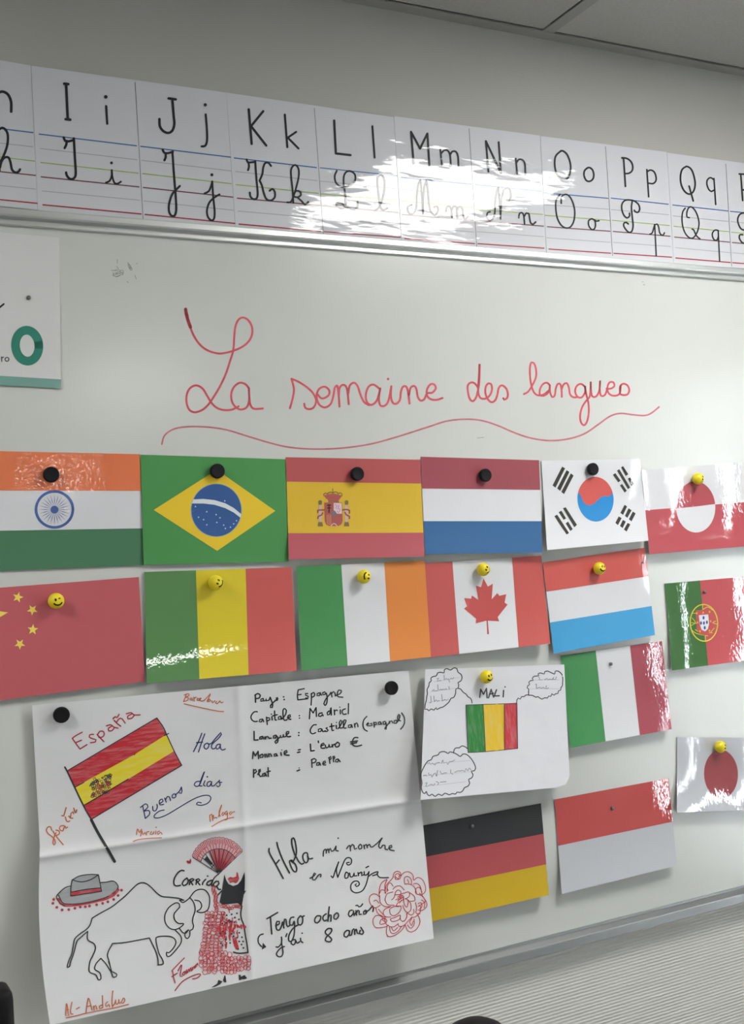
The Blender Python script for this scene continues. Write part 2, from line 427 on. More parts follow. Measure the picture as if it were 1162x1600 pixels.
l2 = parse("80,460 160,435 240,427 310,433 380,455 450,485 520,508 600,519 680,512 750,490 810,450 860,415 905,402 960,408 1010,411 1040,400 1072,374", (640, 500, 2.754))[0]
BD.strokes('marker_underline', [l1+l2], 2.6, REDL, wb, eps=0.0002)['label'] = 'long wavy red marker underline'
SM = mat('pen', (128, 128, 126), 1.1)
sm = write(BD, wb, 'ink_smudge', (0, 330, 2.905), 0.9, SM, """505,268 525,270 530,262;512,278 520,296 545,290 560,282 540,275 525,285 550,280;510,290 530,298 555,285;528,250 538,262 530,272;532,218 532,236;540,268 560,270 556,290;
578,232 590,245 600,268 588,262 580,240;583,240 596,262;586,252 592,268;612,290 618,308;618,238 624,238;576,320 584,324;515,284 548,272;518,290 556,278""", '522,268 545,283 590,258', 0.9, eps=0.0001)
sm['label'] = 'small grey dry ink smudge'
write(BD, wb, 'ink_smudge', (1000, 360, 7.17), 0.8, SM, "20,580 35,575;30,605 48,615 50,598", eps=0.0001)
write(BD, wb, 'ink_smudge', (640, 500, 2.754), 0.8, SM, "290,508 318,505", eps=0.0001)

# ------------------------------------------------------------------ alphabet strip
INK = mat('cardlam', (40, 41, 44), 1.0)
CW = mat('cardlam', (196, 197, 202)); LBLUE = mat('cardlam', (62, 100, 158)); LGREY = mat('cardlam', (158, 160, 166)); LGREEN = mat('cardlam', (150, 170, 92)); LBROWN = mat('cardlam', (104, 62, 62)); LRED = mat('cardlam', (150, 52, 66)); LDIV = mat('cardlam', (90, 92, 96)); LGAP = mat('cardlam', (222, 223, 224))
CARDS = {}
def card(k, crop, lines, divs, glyphs): CARDS[k] = (crop, lines, divs, glyphs)
card('h', (0, 90, 6.4), "-400,660 330,750;-400,810 330,892;-400,945 345,1035;-400,1098 355,1178;-400,1240 355,1315;-400,1380 370,1457", None,
 [("-75,140 -60,360 -50,540;-60,380 0,345 35,342 80,370 110,440 112,540", '', 4.3), ("-330,60 -300,500;-200,80 -175,515;-315,270 -190,290", '', 4.3),
  ("-60,1120 -20,1090 45,960 75,860 75,760 40,708 5,708 -25,760 -20,900 -5,1130;0,1100 15,1040 45,1000 85,1000 105,1050 120,1120 155,1150 185,1140 200,1118", '', 3.9)])
card('i', (50, 100, 6.665), "75,730 1087,852;85,880 1095,997;92,1025 1105,1137;95,1175 1113,1280;105,1322 1118,1418;113,1466 1135,1562", None,
 [("355,205 372,575;335,205 378,210;350,575 398,580", '', 4.2), ("772,440 783,622", '768,342', 3.7),
  ("330,765 345,800 385,805 435,790;360,800 358,835 340,875;435,775 445,950 455,1130 445,1180 415,1200 385,1190 362,1160 355,1130", '', 3.9), ("770,1235 805,1220 828,1170 830,1105;830,1105 838,1180 860,1240 895,1245 925,1225", '827,1030', 3.0)])
card('j', (210, 120, 6.667), "65,724 1000,837;75,870 1005,980;85,1008 1008,1113;92,1153 1025,1254;100,1293 1030,1390;110,1434 1045,1527", None,
 [("355,225 430,235;395,235 408,400 415,490 395,560 350,585 300,565 265,515 260,440", '', 4.0), ("742,392 755,560 755,670 735,720 700,725", '737,292', 3.5),
  ("295,760 310,790 350,795 400,780;325,795 325,840 312,870;395,780 410,1000 430,1250 435,1390 415,1450 390,1450 362,1410 360,1330 390,1230 430,1180 472,1138", '', 3.6),
  ("730,1215 775,1190 800,1130 810,1090;810,1095 820,1250 835,1400 828,1480 800,1495 765,1460 755,1390 780,1310 830,1260 885,1225", '806,1021', 3.2)])
card('k', (350, 140, 6.957), "110,743 1003,848;125,890 1012,990;130,1033 1022,1127;143,1180 1050,1258;150,1320 1055,1400;163,1462 1050,1540", None,
 [("268,215 300,590;425,235 295,395;295,400 458,608", '', 3.8), ("660,272 687,625;783,460 695,520;695,525 808,640", '', 3.4),
  ("245,760 258,790 300,790 340,785;265,790 270,840 260,875;338,780 350,950 365,1130 350,1185 315,1190 285,1160 280,1120;510,830 480,795 445,800 425,850 415,920 385,990;385,990 410,1040 430,1120 460,1190 510,1205 550,1170 550,1110 525,1080 495,1100", '', 3.3),
  ("685,1225 730,1215 770,1110 808,960 810,870 785,825 755,825 728,870 730,960 745,1100 752,1230;755,1140 785,1100 825,1110 835,1145 800,1170 765,1165;800,1175 840,1210 880,1250 915,1220", '', 3.0)])
card('l', (490, 160, 6.957), "70,711 905,797;70,855 905,940;75,993 905,1065;80,1122 920,1197;85,1262 925,1330;115,1405 940,1467", None,
 [("222,198 240,555;240,555 400,573", '', 3.7), ("637,260 662,600", '', 3.2),
  ("250,745 228,800 240,870 290,915 350,922 410,895 450,845 445,780 400,748 355,755 328,800 325,880 335,950 345,1020 350,1100;350,1095 330,1145 290,1150 245,1120 250,1095 290,1090 350,1125 420,1160 460,1155 480,1120 475,1080", '', 3.0),
  ("665,1175 710,1140 750,1040 770,920 765,830 735,790 705,800 693,860 705,1000 720,1120 750,1170 800,1150", '', 2.8)])
card('m', (610, 175, 7.273), "120,743 920,820;125,880 925,955;125,1010 930,1085;130,1165 940,1230;140,1300 950,1365;160,1438 955,1495", None,
 [("232,225 262,585;232,225 335,415;335,415 418,245;418,245 440,605", '', 3.5), ("565,430 582,600;575,470 610,435 650,440 675,490 685,610;675,490 700,450 740,450 765,500 772,610", '', 3.0),
  ("240,1055 200,1075 195,1120 225,1160 265,1150 295,1080 300,950 315,830 340,770;340,770 355,900 370,1160;370,1150 370,1000 385,850 410,770;410,770 425,900 440,1060 470,1150 510,1170 540,1120 530,1070 495,1080", '', 2.7),
  ("630,1130 640,1080 670,1070 690,1110 697,1200;695,1120 715,1075 745,1075 755,1110 760,1205;757,1120 775,1080 805,1080 820,1120 830,1190 850,1215 880,1190", '', 2.6)])
card('n', (730, 190, 7.619), "95,750 885,830;95,890 890,965;100,1045 895,1105;110,1180 905,1245;115,1310 905,1370;125,1453 912,1507", None,
 [("220,232 250,595;220,232 398,610;372,245 398,610", '', 3.2), ("575,440 593,620;583,490 615,450 660,460 685,510 690,630", '', 2.9),
  ("270,1075 240,1085 232,1130 260,1175 300,1160 325,1090 335,950 350,830 370,780;370,780 385,950 395,1160;395,1150 405,950 425,840 460,790 500,800 520,860 510,920 490,945 465,930", '', 2.6),
  ("612,1145 620,1095 650,1085 670,1120 680,1220;676,1130 700,1090 730,1095 740,1150 755,1210 780,1225 812,1195", '', 2.7)])
card('o', (840, 205, 7.805), "75,752 857,818;85,895 865,952;90,1025 875,1088;115,1165 880,1220;110,1300 885,1355;135,1437 888,1488", None,
 [("285,238 220,300 205,390 220,490 270,570 325,590 375,560 398,480 395,390 360,290 310,242 285,238", '', 3.0), ("610,445 570,480 563,540 590,600 630,612 670,585 682,530 665,470 630,443 610,445", '', 2.9),
  ("285,880 290,800 340,770 390,800 430,880 450,980 440,1090 400,1165 340,1180 280,1140 235,1050 218,930 225,840 270,770", '', 2.6), ("655,1068 620,1090 620,1150 655,1198 690,1190 703,1140 690,1085 655,1068;695,1085 715,1098 745,1092", '', 2.5)])
card('p', (945, 220, 8.0), "75,716 790,793;80,860 795,925;90,993 805,1060;100,1133 812,1193;105,1270 820,1322;110,1407 832,1455", None,
 [("210,213 232,222;232,222 255,570;210,213 270,220 320,255 345,310 340,370 300,405 245,410", '', 2.8), ("522,360 545,700;530,385 565,365 610,385 635,440 635,500 600,535 545,530", '', 2.6),
  ("305,905 305,940 275,965 235,930 210,860 212,790 250,745 310,740 370,755 420,800 432,860 410,895 375,885 365,868;340,755 330,830 340,950 350,1060 335,1130 300,1145 260,1110 232,1060 240,1025 265,1020 290,1040", '', 2.6),
  ("560,1165 590,1150 620,1045;620,1045 640,1440;622,1050 650,1040 670,1080 680,1140 700,1175 725,1180 742,1150", '', 2.3)])
card('q', (1040, 235, 8.421), "90,718 815,797;95,862 820,935;105,998 830,1070;115,1140 838,1207;125,1280 845,1345;130,1415 848,1475", None,
 [("270,210 215,250 192,340 200,440 240,530 300,575 350,555 380,490 382,400 350,280 310,225 270,210;305,470 360,665", '', 2.8), ("630,385 585,358 545,390 540,450 565,515 600,540 635,520;632,370 655,712", '', 2.5),
  ("310,885 280,880 275,820 300,755 340,745 390,800 425,890 435,980 410,1080 360,1150 310,1150 255,1090 220,990 212,880 225,800 255,760;345,1035 365,1045 400,1120 450,1165", '', 2.3), ("690,1055 650,1047 615,1080 612,1130 640,1180 675,1175 690,1130;688,1055 707,1460", '', 2.3)])
card('r', (1040, 235, 8.421), "848,802 1500,865;855,938 1500,998;862,1076 1500,1134;872,1212 1500,1268;872,1347 1500,1400;878,1478 1500,1526", None,
 [("965,310 985,315;985,315 1010,660;965,310 1050,320 1110,370 1110,450 1060,510 1005,520;1030,520 1130,680", '', 2.8), ("1330,440 1345,690;1335,490 1370,445 1420,440", '', 2.5),
  ("1150,1010 1100,1050 1000,1040 955,970 945,900 975,840 1040,820 1120,830 1170,880;1070,840 1070,1000 1080,1150 1050,1220 1000,1210 965,1150 975,1110 1010,1110", '', 2.6), ("1290,1240 1330,1110 1360,1130 1390,1240", '', 2.3)])
SHEETS = [('h', None, [(-110, 75), (48.4, 102.3), (58.6, 328), (-100, 311)], None, 'Hh, cut off by the left edge'),
 ('i', 'j', [(48.8, 102.5), (353.3, 144.5), (367.6, 357.8), (59.2, 328.3)], [(211, 128.5), (223.5, 342.5)], 'Ii and Jj'),
 ('k', 'l', [(353.6, 144.6), (615, 183.0), (627, 381.8), (368.2, 357.9)], [(490.9, 168.7), (505.2, 368.5)], 'Kk and Ll'),
 ('m', 'n', [(615.4, 181.5), (843.5, 211.8), (853.4, 400), (627.6, 382)], [(732.6, 201), (744.7, 386.7)], 'Mm and Nn'),
 ('o', 'p', [(844, 212.5), (1041.5, 237.5), (1052, 411), (854, 399.5)], [(945.7, 229), (956.8, 399.7)], 'Oo and Pp'),
 ('q', 'r', [(1042, 238.6), (1226, 263.5), (1233, 424.5), (1052.4, 411.4)], [(1133.6, 256), (1142.7, 416)], 'Qq and Rr, cut off by the right edge')]
LC = (LBLUE, LGREY, LGREEN, LBROWN, LGREY, LRED)
LN = ('blue ruled line', 'upper grey ruled line', 'green ruled line', 'brown ruled line', 'lower grey ruled line', 'red ruled line')
for si, (a, b_, cor, div, txt) in enumerate(SHEETS):
    mid = P((cor[0][0]+cor[2][0])/2, (cor[2][1]+cor[3][1])/2, WALL)
    t = thing('alphabet_sheet', 'laminated alphabet sheet with letters '+txt, 'alphabet sheet', mid, 'alphabet sheets above the whiteboard')
    sh = Sheet(cor, base=WALL+0.0022, lift=lambda u, v, k=si: 0.0012*math.sin(3.1*u+k)**2*(1-v)+0.0008*math.sin(6.28*u))
    sh.body('laminated_paper', CW, t, 26, 14)
    sh.n = 1
    for key in (a, b_):
        if not key: continue
        crop, lines, _, gl = CARDS[key]
        e1 = 0.00030; e2 = 0.00042
        for q, ln in enumerate(parse(lines, crop)):
            pts = [lerp(ln[0], ln[1], f/20) for f in range(21)]
            wd = (1.15, 0.8, 1.0, 1.15, 0.8, 1.3)[q]*(1.6 if key in 'hijk' else 1.35)
            o = sh.strokes('ruled_line', [pts], wd, LC[q], t, eps=e1, raw=False); o['label'] = LN[q]
        for g, dots, wd in gl: write(sh, t, 'printed_letter', crop, wd, INK, g, dots, wd*0.78, eps=e2)
    if div: sh.strokes('cut_line', [[lerp(div[0], div[1], f/16) for f in range(17)]], 0.8, LDIV, t, eps=0.0003)

# ------------------------------------------------------------------ flags
WHT = (203, 204, 208)
LK = ['laminated']
def L(rgb): return mat(LK[0], rgb)
def curl(A, lo=0.3, side=0.0, wave=0.0, ph=0.0):
    return lambda u, v: A*max(0, v-lo)**2/(1-lo)**2+side*(u-0.5)*2*v*v*A+wave*math.sin(6.28*u+ph)*(0.3+0.7*v)
def flag(name, label, cor, base, lift, white=WHT, cat='flag sheet'):
    mid = P((cor[2][0]+cor[3][0])/2, (cor[2][1]+cor[3][1])/2, 0)
    t = thing(name, label, cat, (mid.x, 0, mid.z), 'printed flag sheets on the whiteboard')
    sh = Sheet(cor, base, lift)
    sh.body('laminated_paper', L(white), t)
    return t, sh
def hstripe(sh, t, l0, r0, l1, r1, rgb, label):
    TL, TR, BR, BL = sh.c
    o = sh.fill('stripe', [[lerp(TL, BL, l0), lerp(TR, BR, r0), lerp(TR, BR, r1), lerp(TL, BL, l1)]], L(rgb), t, eps=0.0003); o['label'] = label
def vstripe(sh, t, t0, b0, t1, b1, rgb, label):
    TL, TR, BR, BL = sh.c
    o = sh.fill('stripe', [[lerp(TL, TR, t0), lerp(TL, TR, t1), lerp(BL, BR, b1), lerp(BL, BR, b0)]], L(rgb), t, eps=0.0003); o['label'] = label
def F(sh, t, name, crop, polys, rgb, e, kind=None, label=None, k=1.18):
    kind = kind or LK[0]
    o = sh.fill(name, [cr(p, crop) for p in polys], mat(kind, rgb, k), t, eps=e)
    if label: o['label'] = label
    return o
def pp(txt): return [[tuple(map(float, a.split(','))) for a in s.split()] for s in txt.replace('\n', ' ').split(';') if s.split()]
NAVY = (52, 88, 150)

# India
t, s = flag('flag_sheet', 'laminated Indian flag sheet, orange white and green with blue wheel, at the left edge', [(-64, 703.5), (218.3, 709.6), (224.7, 883), (-60, 894.5)], 0.002, lambda u, v: 0.0006*v)
hstripe(s, t, 0, 0, .328, .331, (208, 112, 72), 'orange stripe'); hstripe(s, t, .664, .668, 1, 1, (66, 112, 82), 'dark green stripe')
c = (0, 690, 4.842); B1 = (66, 92, 148)
ring = ell(412, 513, 139, 136, 48)
s.strokes('wheel_rim', [cr(ring+ring[:1], c)], 4.2, L(B1), t, eps=0.0004)
s.fill('wheel_hub', [cr(ell(412, 515, 30, 30, 20), c)], L(B1), t, eps=0.0004)
sp = []
for i in range(24):
    a = math.radians(i*15); sp.append([(412+25*math.cos(a), 514-25*math.sin(a)), (412+70*math.cos(a+.035), 514-68*math.sin(a+.035)), (412+122*math.cos(a), 514-118*math.sin(a)), (412+70*math.cos(a-.035), 514-68*math.sin(a-.035))])
s.fill('wheel_spokes', [cr(p, c) for p in sp], L(B1), t, eps=0.0004, cell=60)
# Brazil
t, s = flag('flag_sheet', 'laminated Brazilian flag sheet, green with yellow diamond and blue globe', [(219.3, 710.3), (445.6, 717.6), (450.3, 877.5), (224.6, 882.9)], 0.0028, lambda u, v: 0.0034*v, (70, 135, 74))
c = (210, 700, 4.648)
F(s, t, 'diamond', c, pp("140,450 598,158 1023,457 600,747"), (216, 184, 46), 0.0003, label='yellow diamond')
F(s, t, 'globe', c, [ell(594, 452, 187, 195, 48)], (150, 160, 160), 0.00036, label='globe edge')
F(s, t, 'globe', c, [ell(594, 452, 181, 190, 48)], (48, 84, 138), 0.00042, label='blue globe')
F(s, t, 'white_band', c, pp("427,373 500,370 580,378 660,402 720,435 775,480 772,508 720,468 660,437 580,412 500,403 416,403"), (206, 210, 214), 0.0005)
for x, y in ((443,425),(525,463),(465,503),(502,520),(525,558),(593,484),(621,507),(598,541),(648,560),(660,584),(697,575),(720,551),(741,528),(656,384)):
    F(s, t, 'star', c, [[(x+(7 if i%2 == 0 else 3.2)*math.sin(i*math.pi/5), y-(7 if i%2 == 0 else 3.2)*math.cos(i*math.pi/5)) for i in range(10)]], (190, 205, 222), 0.0005)
# Spain
t, s = flag('flag_sheet', 'laminated Spanish flag sheet, red yellow red with coat of arms', [(446.5, 714.3), (656.3, 718.4), (663, 869.6), (451.3, 874.2)], 0.0036, curl(1.6*0.007, 0.4, 0.2, 0.0008, 2), (200, 166, 48))
hstripe(s, t, 0, 0, .239, .245, (166, 78, 80), 'upper red stripe'); hstripe(s, t, .743, .753, 1, 1, (166, 78, 86), 'lower red stripe')
c = (480, 755, 12.91); RR = (158, 82, 78); OL = (118, 100, 50)
F(s, t, 'crown', c, pp("335,250 400,230 515,205 620,230 700,255 660,310 630,350 630,385 430,385 420,340 370,300"), RR, 0.0004)
s.strokes('crown_outline', parse("335,255 330,220 365,195 410,215;410,230 420,195 470,175 515,190;515,195 560,170 610,190 620,225;620,215 660,190 700,210 700,255;515,190 512,110;425,375 635,375", c), 1.3, L(OL), t, eps=0.00046)
F(s, t, 'shield', c, pp("340,390 700,390 715,760 690,830 620,865 440,865 375,830 350,760"), RR, 0.0004)
F(s, t, 'shield_quarter', c, pp("530,400 690,400 700,615 600,615 530,540"), (205, 180, 186), 0.00046)
s.strokes('shield_detail', parse("560,430 600,460 570,500 610,520;640,440 620,500 660,530 640,580;600,560 630,600", c), 0.9, L((150, 110, 150)), t, eps=0.00052)
F(s, t, 'shield_boss', c, [ell(535, 610, 48, 58, 18)], (112, 104, 118), 0.00052)
s.strokes('castle', parse("405,445 470,445;410,500 465,500;438,560 438,590;438,430 438,590", c), 2.0, L((62, 42, 30)), t, eps=0.00052)
s.strokes('shield_bars', parse("400,640 405,820;435,640 440,845;470,640 475,850", c), 0.9, L((190, 140, 90)), t, eps=0.00052)
s.strokes('shield_point', parse("480,860 535,810 600,860", c), 1.2, L((190, 180, 170)), t, eps=0.00055)
for x in (262, 792):
    F(s, t, 'pillar', c, pp("%d,440 %d,440 %d,780 %d,780" % (x-30, x+28, x+25, x-28)), (190, 160, 160), 0.0004)
    F(s, t, 'pillar_cap', c, [[(x-42, 370), (x-20, 345), (x+20, 345), (x+38, 370), (x+28, 435), (x-32, 435)]], (120, 104, 60), 0.00046)
    F(s, t, 'pillar_base', c, [[(x-40, 785), (x+40, 785), (x+55, 870), (x-55, 870)]], (120, 104, 60), 0.00046)
s.strokes('ribbon', parse("345,540 270,540 210,550 210,590;310,600 290,640 220,670 210,710;710,540 780,530 850,550 850,600;760,590 790,640 850,670 850,710", c), 2.4, L((140, 84, 76)), t, eps=0.0005)
# Netherlands
t, s = flag('flag_sheet', 'laminated Dutch flag sheet, red white and blue bands, without emblem', [(656.9, 713.6), (841.9, 719), (847.5, 863.6), (664.1, 865.9)], 0.0044, curl(1.6*0.008, 0.35, 0.1, 0.001, 0.5))
hstripe(s, t, 0, 0, .326, .321, (146, 70, 80), 'dark red stripe'); hstripe(s, t, .661, .659, 1, 1, (42, 90, 138), 'blue stripe')
# Korea
LK[0] = 'lamflat'
t, s = flag('flag_sheet', 'laminated South Korean flag sheet, white with red and blue circle and black bars', [(845.4, 720.1), (999.2, 717), (1012.7, 844.8), (854.7, 859.5)], 0.002, curl(1.6*0.014, 0.35, -0.1, 0.0005, 2.4))
c = (840, 700, 6.456)
F(s, t, 'circle', c, [ell(582, 516, 182, 226, 48, -4)], (190, 80, 76), 0.0003, label='red and blue circle, red half')
low = [p for p in ell(582, 516, 182, 226, 64, -4, -14, 200)]
F(s, t, 'circle', c, [low+pp("412,450 430,475 450,530 480,568 520,580 570,560 620,508 670,482 720,490")[0]], (32, 126, 190), 0.0004, label='blue lower half of circle')
bars = """245,188 275,205 178,400 148,378;290,222 318,242 225,432 195,408;333,255 360,278 265,465 237,443;
840,195 860,183 912,265 885,282;908,310 930,295 970,362 945,382;798,228 822,213 932,400 908,415;757,270 782,253 835,330 810,347;828,378 850,362 897,432 875,450;
253,608 280,597 395,775 368,800;210,648 237,632 285,710 260,725;280,760 305,742 352,818 328,838;167,688 195,672 315,858 290,873;
875,573 900,590 860,675 832,655;815,690 845,707 808,778 782,755;915,608 945,628 903,705 878,685;857,725 887,742 855,808 828,787;958,640 985,660 945,740 918,718;905,755 932,770 895,843 868,822"""
for p in pp(bars): F(s, t, 'black_bar', c, [p], (48, 46, 44), 0.0003)
# Greenland
t, s = flag('flag_sheet', 'laminated Greenland flag sheet, white over red with counterchanged disc, at the right edge', [(1001.8, 734.8), (1159.5, 722), (1172, 853), (1014.4, 865.8)], 0.0032, curl(1.6*0.008, 0.35, 0.0, 0.0003, 1.2))
hstripe(s, t, .476, .476, 1, 1, (168, 74, 82), 'red lower half')
c = (990, 700, 6.756); E = ell(652, 620, 207, 270, 64, -2)
F(s, t, 'half_disc', c, [ell(652, 622, 207, 270, 32, -2, 178, 355)], (162, 70, 78), 0.0004, label='red upper half disc')
F(s, t, 'half_disc', c, [ell(652, 622, 207, 270, 32, -2, -4, 178)], WHT, 0.0004, label='white lower half disc')
# China
LK[0] = 'laminated'
t, s = flag('flag_sheet', 'laminated Chinese flag sheet, plain red with yellow stars, at the left edge', [(-75, 924), (216.8, 901.7), (226.6, 1064.8), (-66, 1103)], 0.002, lambda u, v: 0.0055*v, (176, 84, 90))
c = (0, 880, 4.842)
for i, (x, y, r, a) in enumerate(((135,258,43,15),(245,353,43,40),(248,502,43,5),(150,612,43,35))):
    F(s, t, 'star', c, [[(x+(r if q%2 == 0 else r*.42)*math.sin(q*math.pi/5+math.radians(a)), y-(r if q%2 == 0 else r*.42)*math.cos(q*math.pi/5+math.radians(a))) for q in range(10)]], (222, 200, 92), 0.0003, label='small yellow star')
F(s, t, 'star', c, [[(-92+(157 if q%2 == 0 else 62)*math.cos(math.radians(-11+36*q)), 402+(157 if q%2 == 0 else 62)*math.sin(math.radians(-11+36*q))) for q in range(10)]], (222, 200, 92), 0.0003, label='large yellow star')
# green yellow red
t, s = flag('flag_sheet', 'laminated flag sheet of equal green yellow and red upright bands, left of centre', [(225.4, 893.7), (455.6, 886.1), (463.5, 1048.1), (229.3, 1067.9)], 0.0028, curl(1.6*0.009, 0.4, 0.2, 0.0006, 3))
vstripe(s, t, 0, 0, .350, .351, (82, 126, 76), 'green stripe'); vstripe(s, t, .350, .351, .687, .679, (202, 184, 44), 'yellow stripe'); vstripe(s, t, .687, .679, 1, 1, (184, 84, 80), 'red stripe')
# Ireland
t, s = flag('flag_sheet', 'laminated Irish flag sheet of green white and orange upright bands', [(463.1, 885.4), (663.3, 875.8), (673.1, 1026.5), (471.1, 1048.1)], 0.0046, curl(1.6*0.010, 0.35, -0.1, 0.0008, 1))
vstripe(s, t, 0, 0, .349, .356, (64, 130, 76), 'green stripe'); vstripe(s, t, .685, .684, 1, 1, (202, 124, 60), 'orange stripe')
# Canada
t, s = flag('flag_sheet', 'laminated Canadian flag sheet, red and white with red maple leaf', [(662, 880.4), (845.3, 868.3), (859.4, 1005.6), (671, 1027.2)], 0.003, curl(1.6*0.010, 0.35, 0.3, 0.0008, 2))
vstripe(s, t, 0, 0, .243, .246, (178, 82, 80), 'left red stripe'); vstripe(s, t, .752, .738, 1, 1, (180, 80, 76), 'right red stripe')
F(s, t, 'maple_leaf', (660, 860, 5.668), pp("540,248 578,320 622,295 612,432 662,378 680,402 740,388 727,462 752,480 665,590 678,628 577,622 588,742 572,742 566,622 470,647 474,605 368,515 392,495 368,422 430,428 437,398 495,440 472,312 517,325"), (176, 76, 74), 0.0003)
# Luxembourg
LK[0] = 'lamflat'
t, s = flag('flag_sheet', 'tilted laminated Luxembourg flag sheet, red white and light blue', [(847.7, 878.9), (1007.3, 855.7), (1023, 992.2), (865, 1021.4)], 0.002, curl(1.6*0.007, 0.4, 0, 0.0003, 0.5))
hstripe(s, t, 0, 0, .32, .328, (186, 82, 76), 'red stripe'); hstripe(s, t, .658, .668, 1, 1, (62, 146, 194), 'light blue stripe')
# Portugal
t, s = flag('flag_sheet', 'laminated Portuguese flag sheet, green and red with yellow ringed shield', [(1038.1, 911.8), (1172, 900.3), (1187, 1029), (1049.3, 1047.4)], 0.002, curl(1.6*0.007, 0.35, 0.0, 0.0003, 1))
vstripe(s, t, 0, 0, .412, .413, (56, 100, 52), 'dark green part'); vstripe(s, t, .412, .413, 1, 1, (178, 76, 82), 'red part')
c = (1020, 880, 8.183)
e = ell(650, 762, 175, 235, 40, -3)
s.strokes('emblem_ring', [cr(e+e[:1], c)], 1.7, L((196, 184, 56)), t, eps=0.0004)
s.strokes('emblem_band', parse("500,700 540,760 480,800;540,850 600,880 760,890;760,600 700,560 640,590;800,740 760,760 820,780;630,520 635,600;665,920 670,990;500,640 560,640;490,760 560,770;500,860 560,900 700,930;780,830 740,880", c), 1.1, L((192, 180, 60)), t, eps=0.0004)
F(s, t, 'shield', c, pp("545,605 735,585 755,800 725,880 665,925 600,910 560,850"), (180, 76, 72), 0.00044, label='red shield')
F(s, t, 'shield', c, pp("585,665 705,655 715,780 700,840 665,872 620,850 598,780"), (208, 210, 222), 0.0005, label='white inner shield')
for x, y in ((645,698),(612,765),(650,765),(688,755),(660,825)): F(s, t, 'blue_shield', c, [ell(x, y, 13, 23, 12)], (56, 72, 130), 0.00056)
for x, y in ((558,640),(640,632),(722,622),(568,758),(735,742),(600,870),(720,862)): F(s, t, 'castle', c, [[(x-9, y-12), (x+9, y-12), (x+9, y+12), (x-9, y+12)]], (196, 160, 70), 0.00056)
# Italy
t, s = flag('flag_sheet', 'tilted laminated Italian flag sheet of green white and dark red upright bands', [(875.7, 1024.4), (1033.7, 1001.7), (1049.2, 1139.4), (890.8, 1168.5)], 0.002, curl(1.6*0.009, 0.35, 0.0, 0.0003, 0.6))
vstripe(s, t, 0, 0, .346, .348, (58, 128, 74), 'green stripe'); vstripe(s, t, .686, .685, 1, 1, (152, 68, 80), 'dark red stripe')
# Germany
t, s = flag('flag_sheet', 'tilted laminated German flag sheet of black red and gold bands near the bottom', [(654, 1291), (844.9, 1255.1), (857.3, 1398.6), (674, 1440)], 0.002, curl(1.6*0.010, 0.35, 0.1, 0.0006, 2))
hstripe(s, t, 0, 0, .326, .331, (44, 45, 47), 'black stripe'); hstripe(s, t, .326, .331, .66, .665, (160, 70, 74), 'red stripe'); hstripe(s, t, .66, .665, 1, 1, (178, 148, 22), 'gold stripe')
# Indonesia
t, s = flag('flag_sheet', 'tilted laminated flag sheet, plain red over plain white, near the lower right', [(866.1, 1249.2), (1044.1, 1216.1), (1057.3, 1352.4), (877.5, 1396.9)], 0.002, curl(1.6*0.009, 0.35, 0.1, 0.0003, 1), (176, 178, 184))
hstripe(s, t, 0, 0, .49, .497, (172, 68, 66), 'red upper half')
# Japan
t, s = flag('flag_sheet', 'laminated Japanese flag sheet, white with dark red disc, at the right edge', [(1057.3, 1152), (1188, 1152.5), (1189, 1265), (1057.3, 1269.6)], 0.002, curl(1.6*0.009, 0.3, 0.0, 0.0004, 1.6), (182, 184, 190))
F(s, t, 'disc', (1040, 1130, 9.525), [ell(820, 757, 252, 362, 48, -2)], (142, 62, 68), 0.0003, label='dark red disc')

# number poster, upper left
LK[0] = 'laminated'
t = thing('number_poster', 'laminated white poster with big teal numeral and teal bottom band, at the left edge', 'poster', P(20, 595, 0))
s = Sheet([(-110, 353), (92.5, 371.5), (95.5, 606.5), (-105, 575)], 0.0015, curl(0.0008, 0.4))
s.body('laminated_paper', L((203, 203, 203)), t)
c = (0, 440, 8.89)
F(s, t, 'bottom_band', c, pp("-940,1208 0,1308 850,1360 850,1483 0,1440 -935,1330"), (112, 152, 144), 0.0003, label='teal band')
e = ell(377, 890, 162, 215, 48, -5)
s.strokes('numeral', [cr(e+e[:1], c)], 13.6, L((48, 122, 106)), t, eps=0.0004)['label'] = 'big teal zero'
e = ell(97, 1080, 27, 27, 16)
s.strokes('printed_word', [cr(e+e[:1], c)]+parse("22,1045 25,1110;24,1068 36,1052 50,1050;-10,1082 -60,1078 -52,1050 -22,1050 -10,1078;-60,1082 -48,1104 -14,1100", c), 1.7, L((70, 70, 74)), t, eps=0.0004)
s.strokes('drawn_line', parse("-90,440 -30,380 52,312", c), 2.9, L((38, 38, 40)), t, eps=0.0004)['label'] = 'thick black stroke'

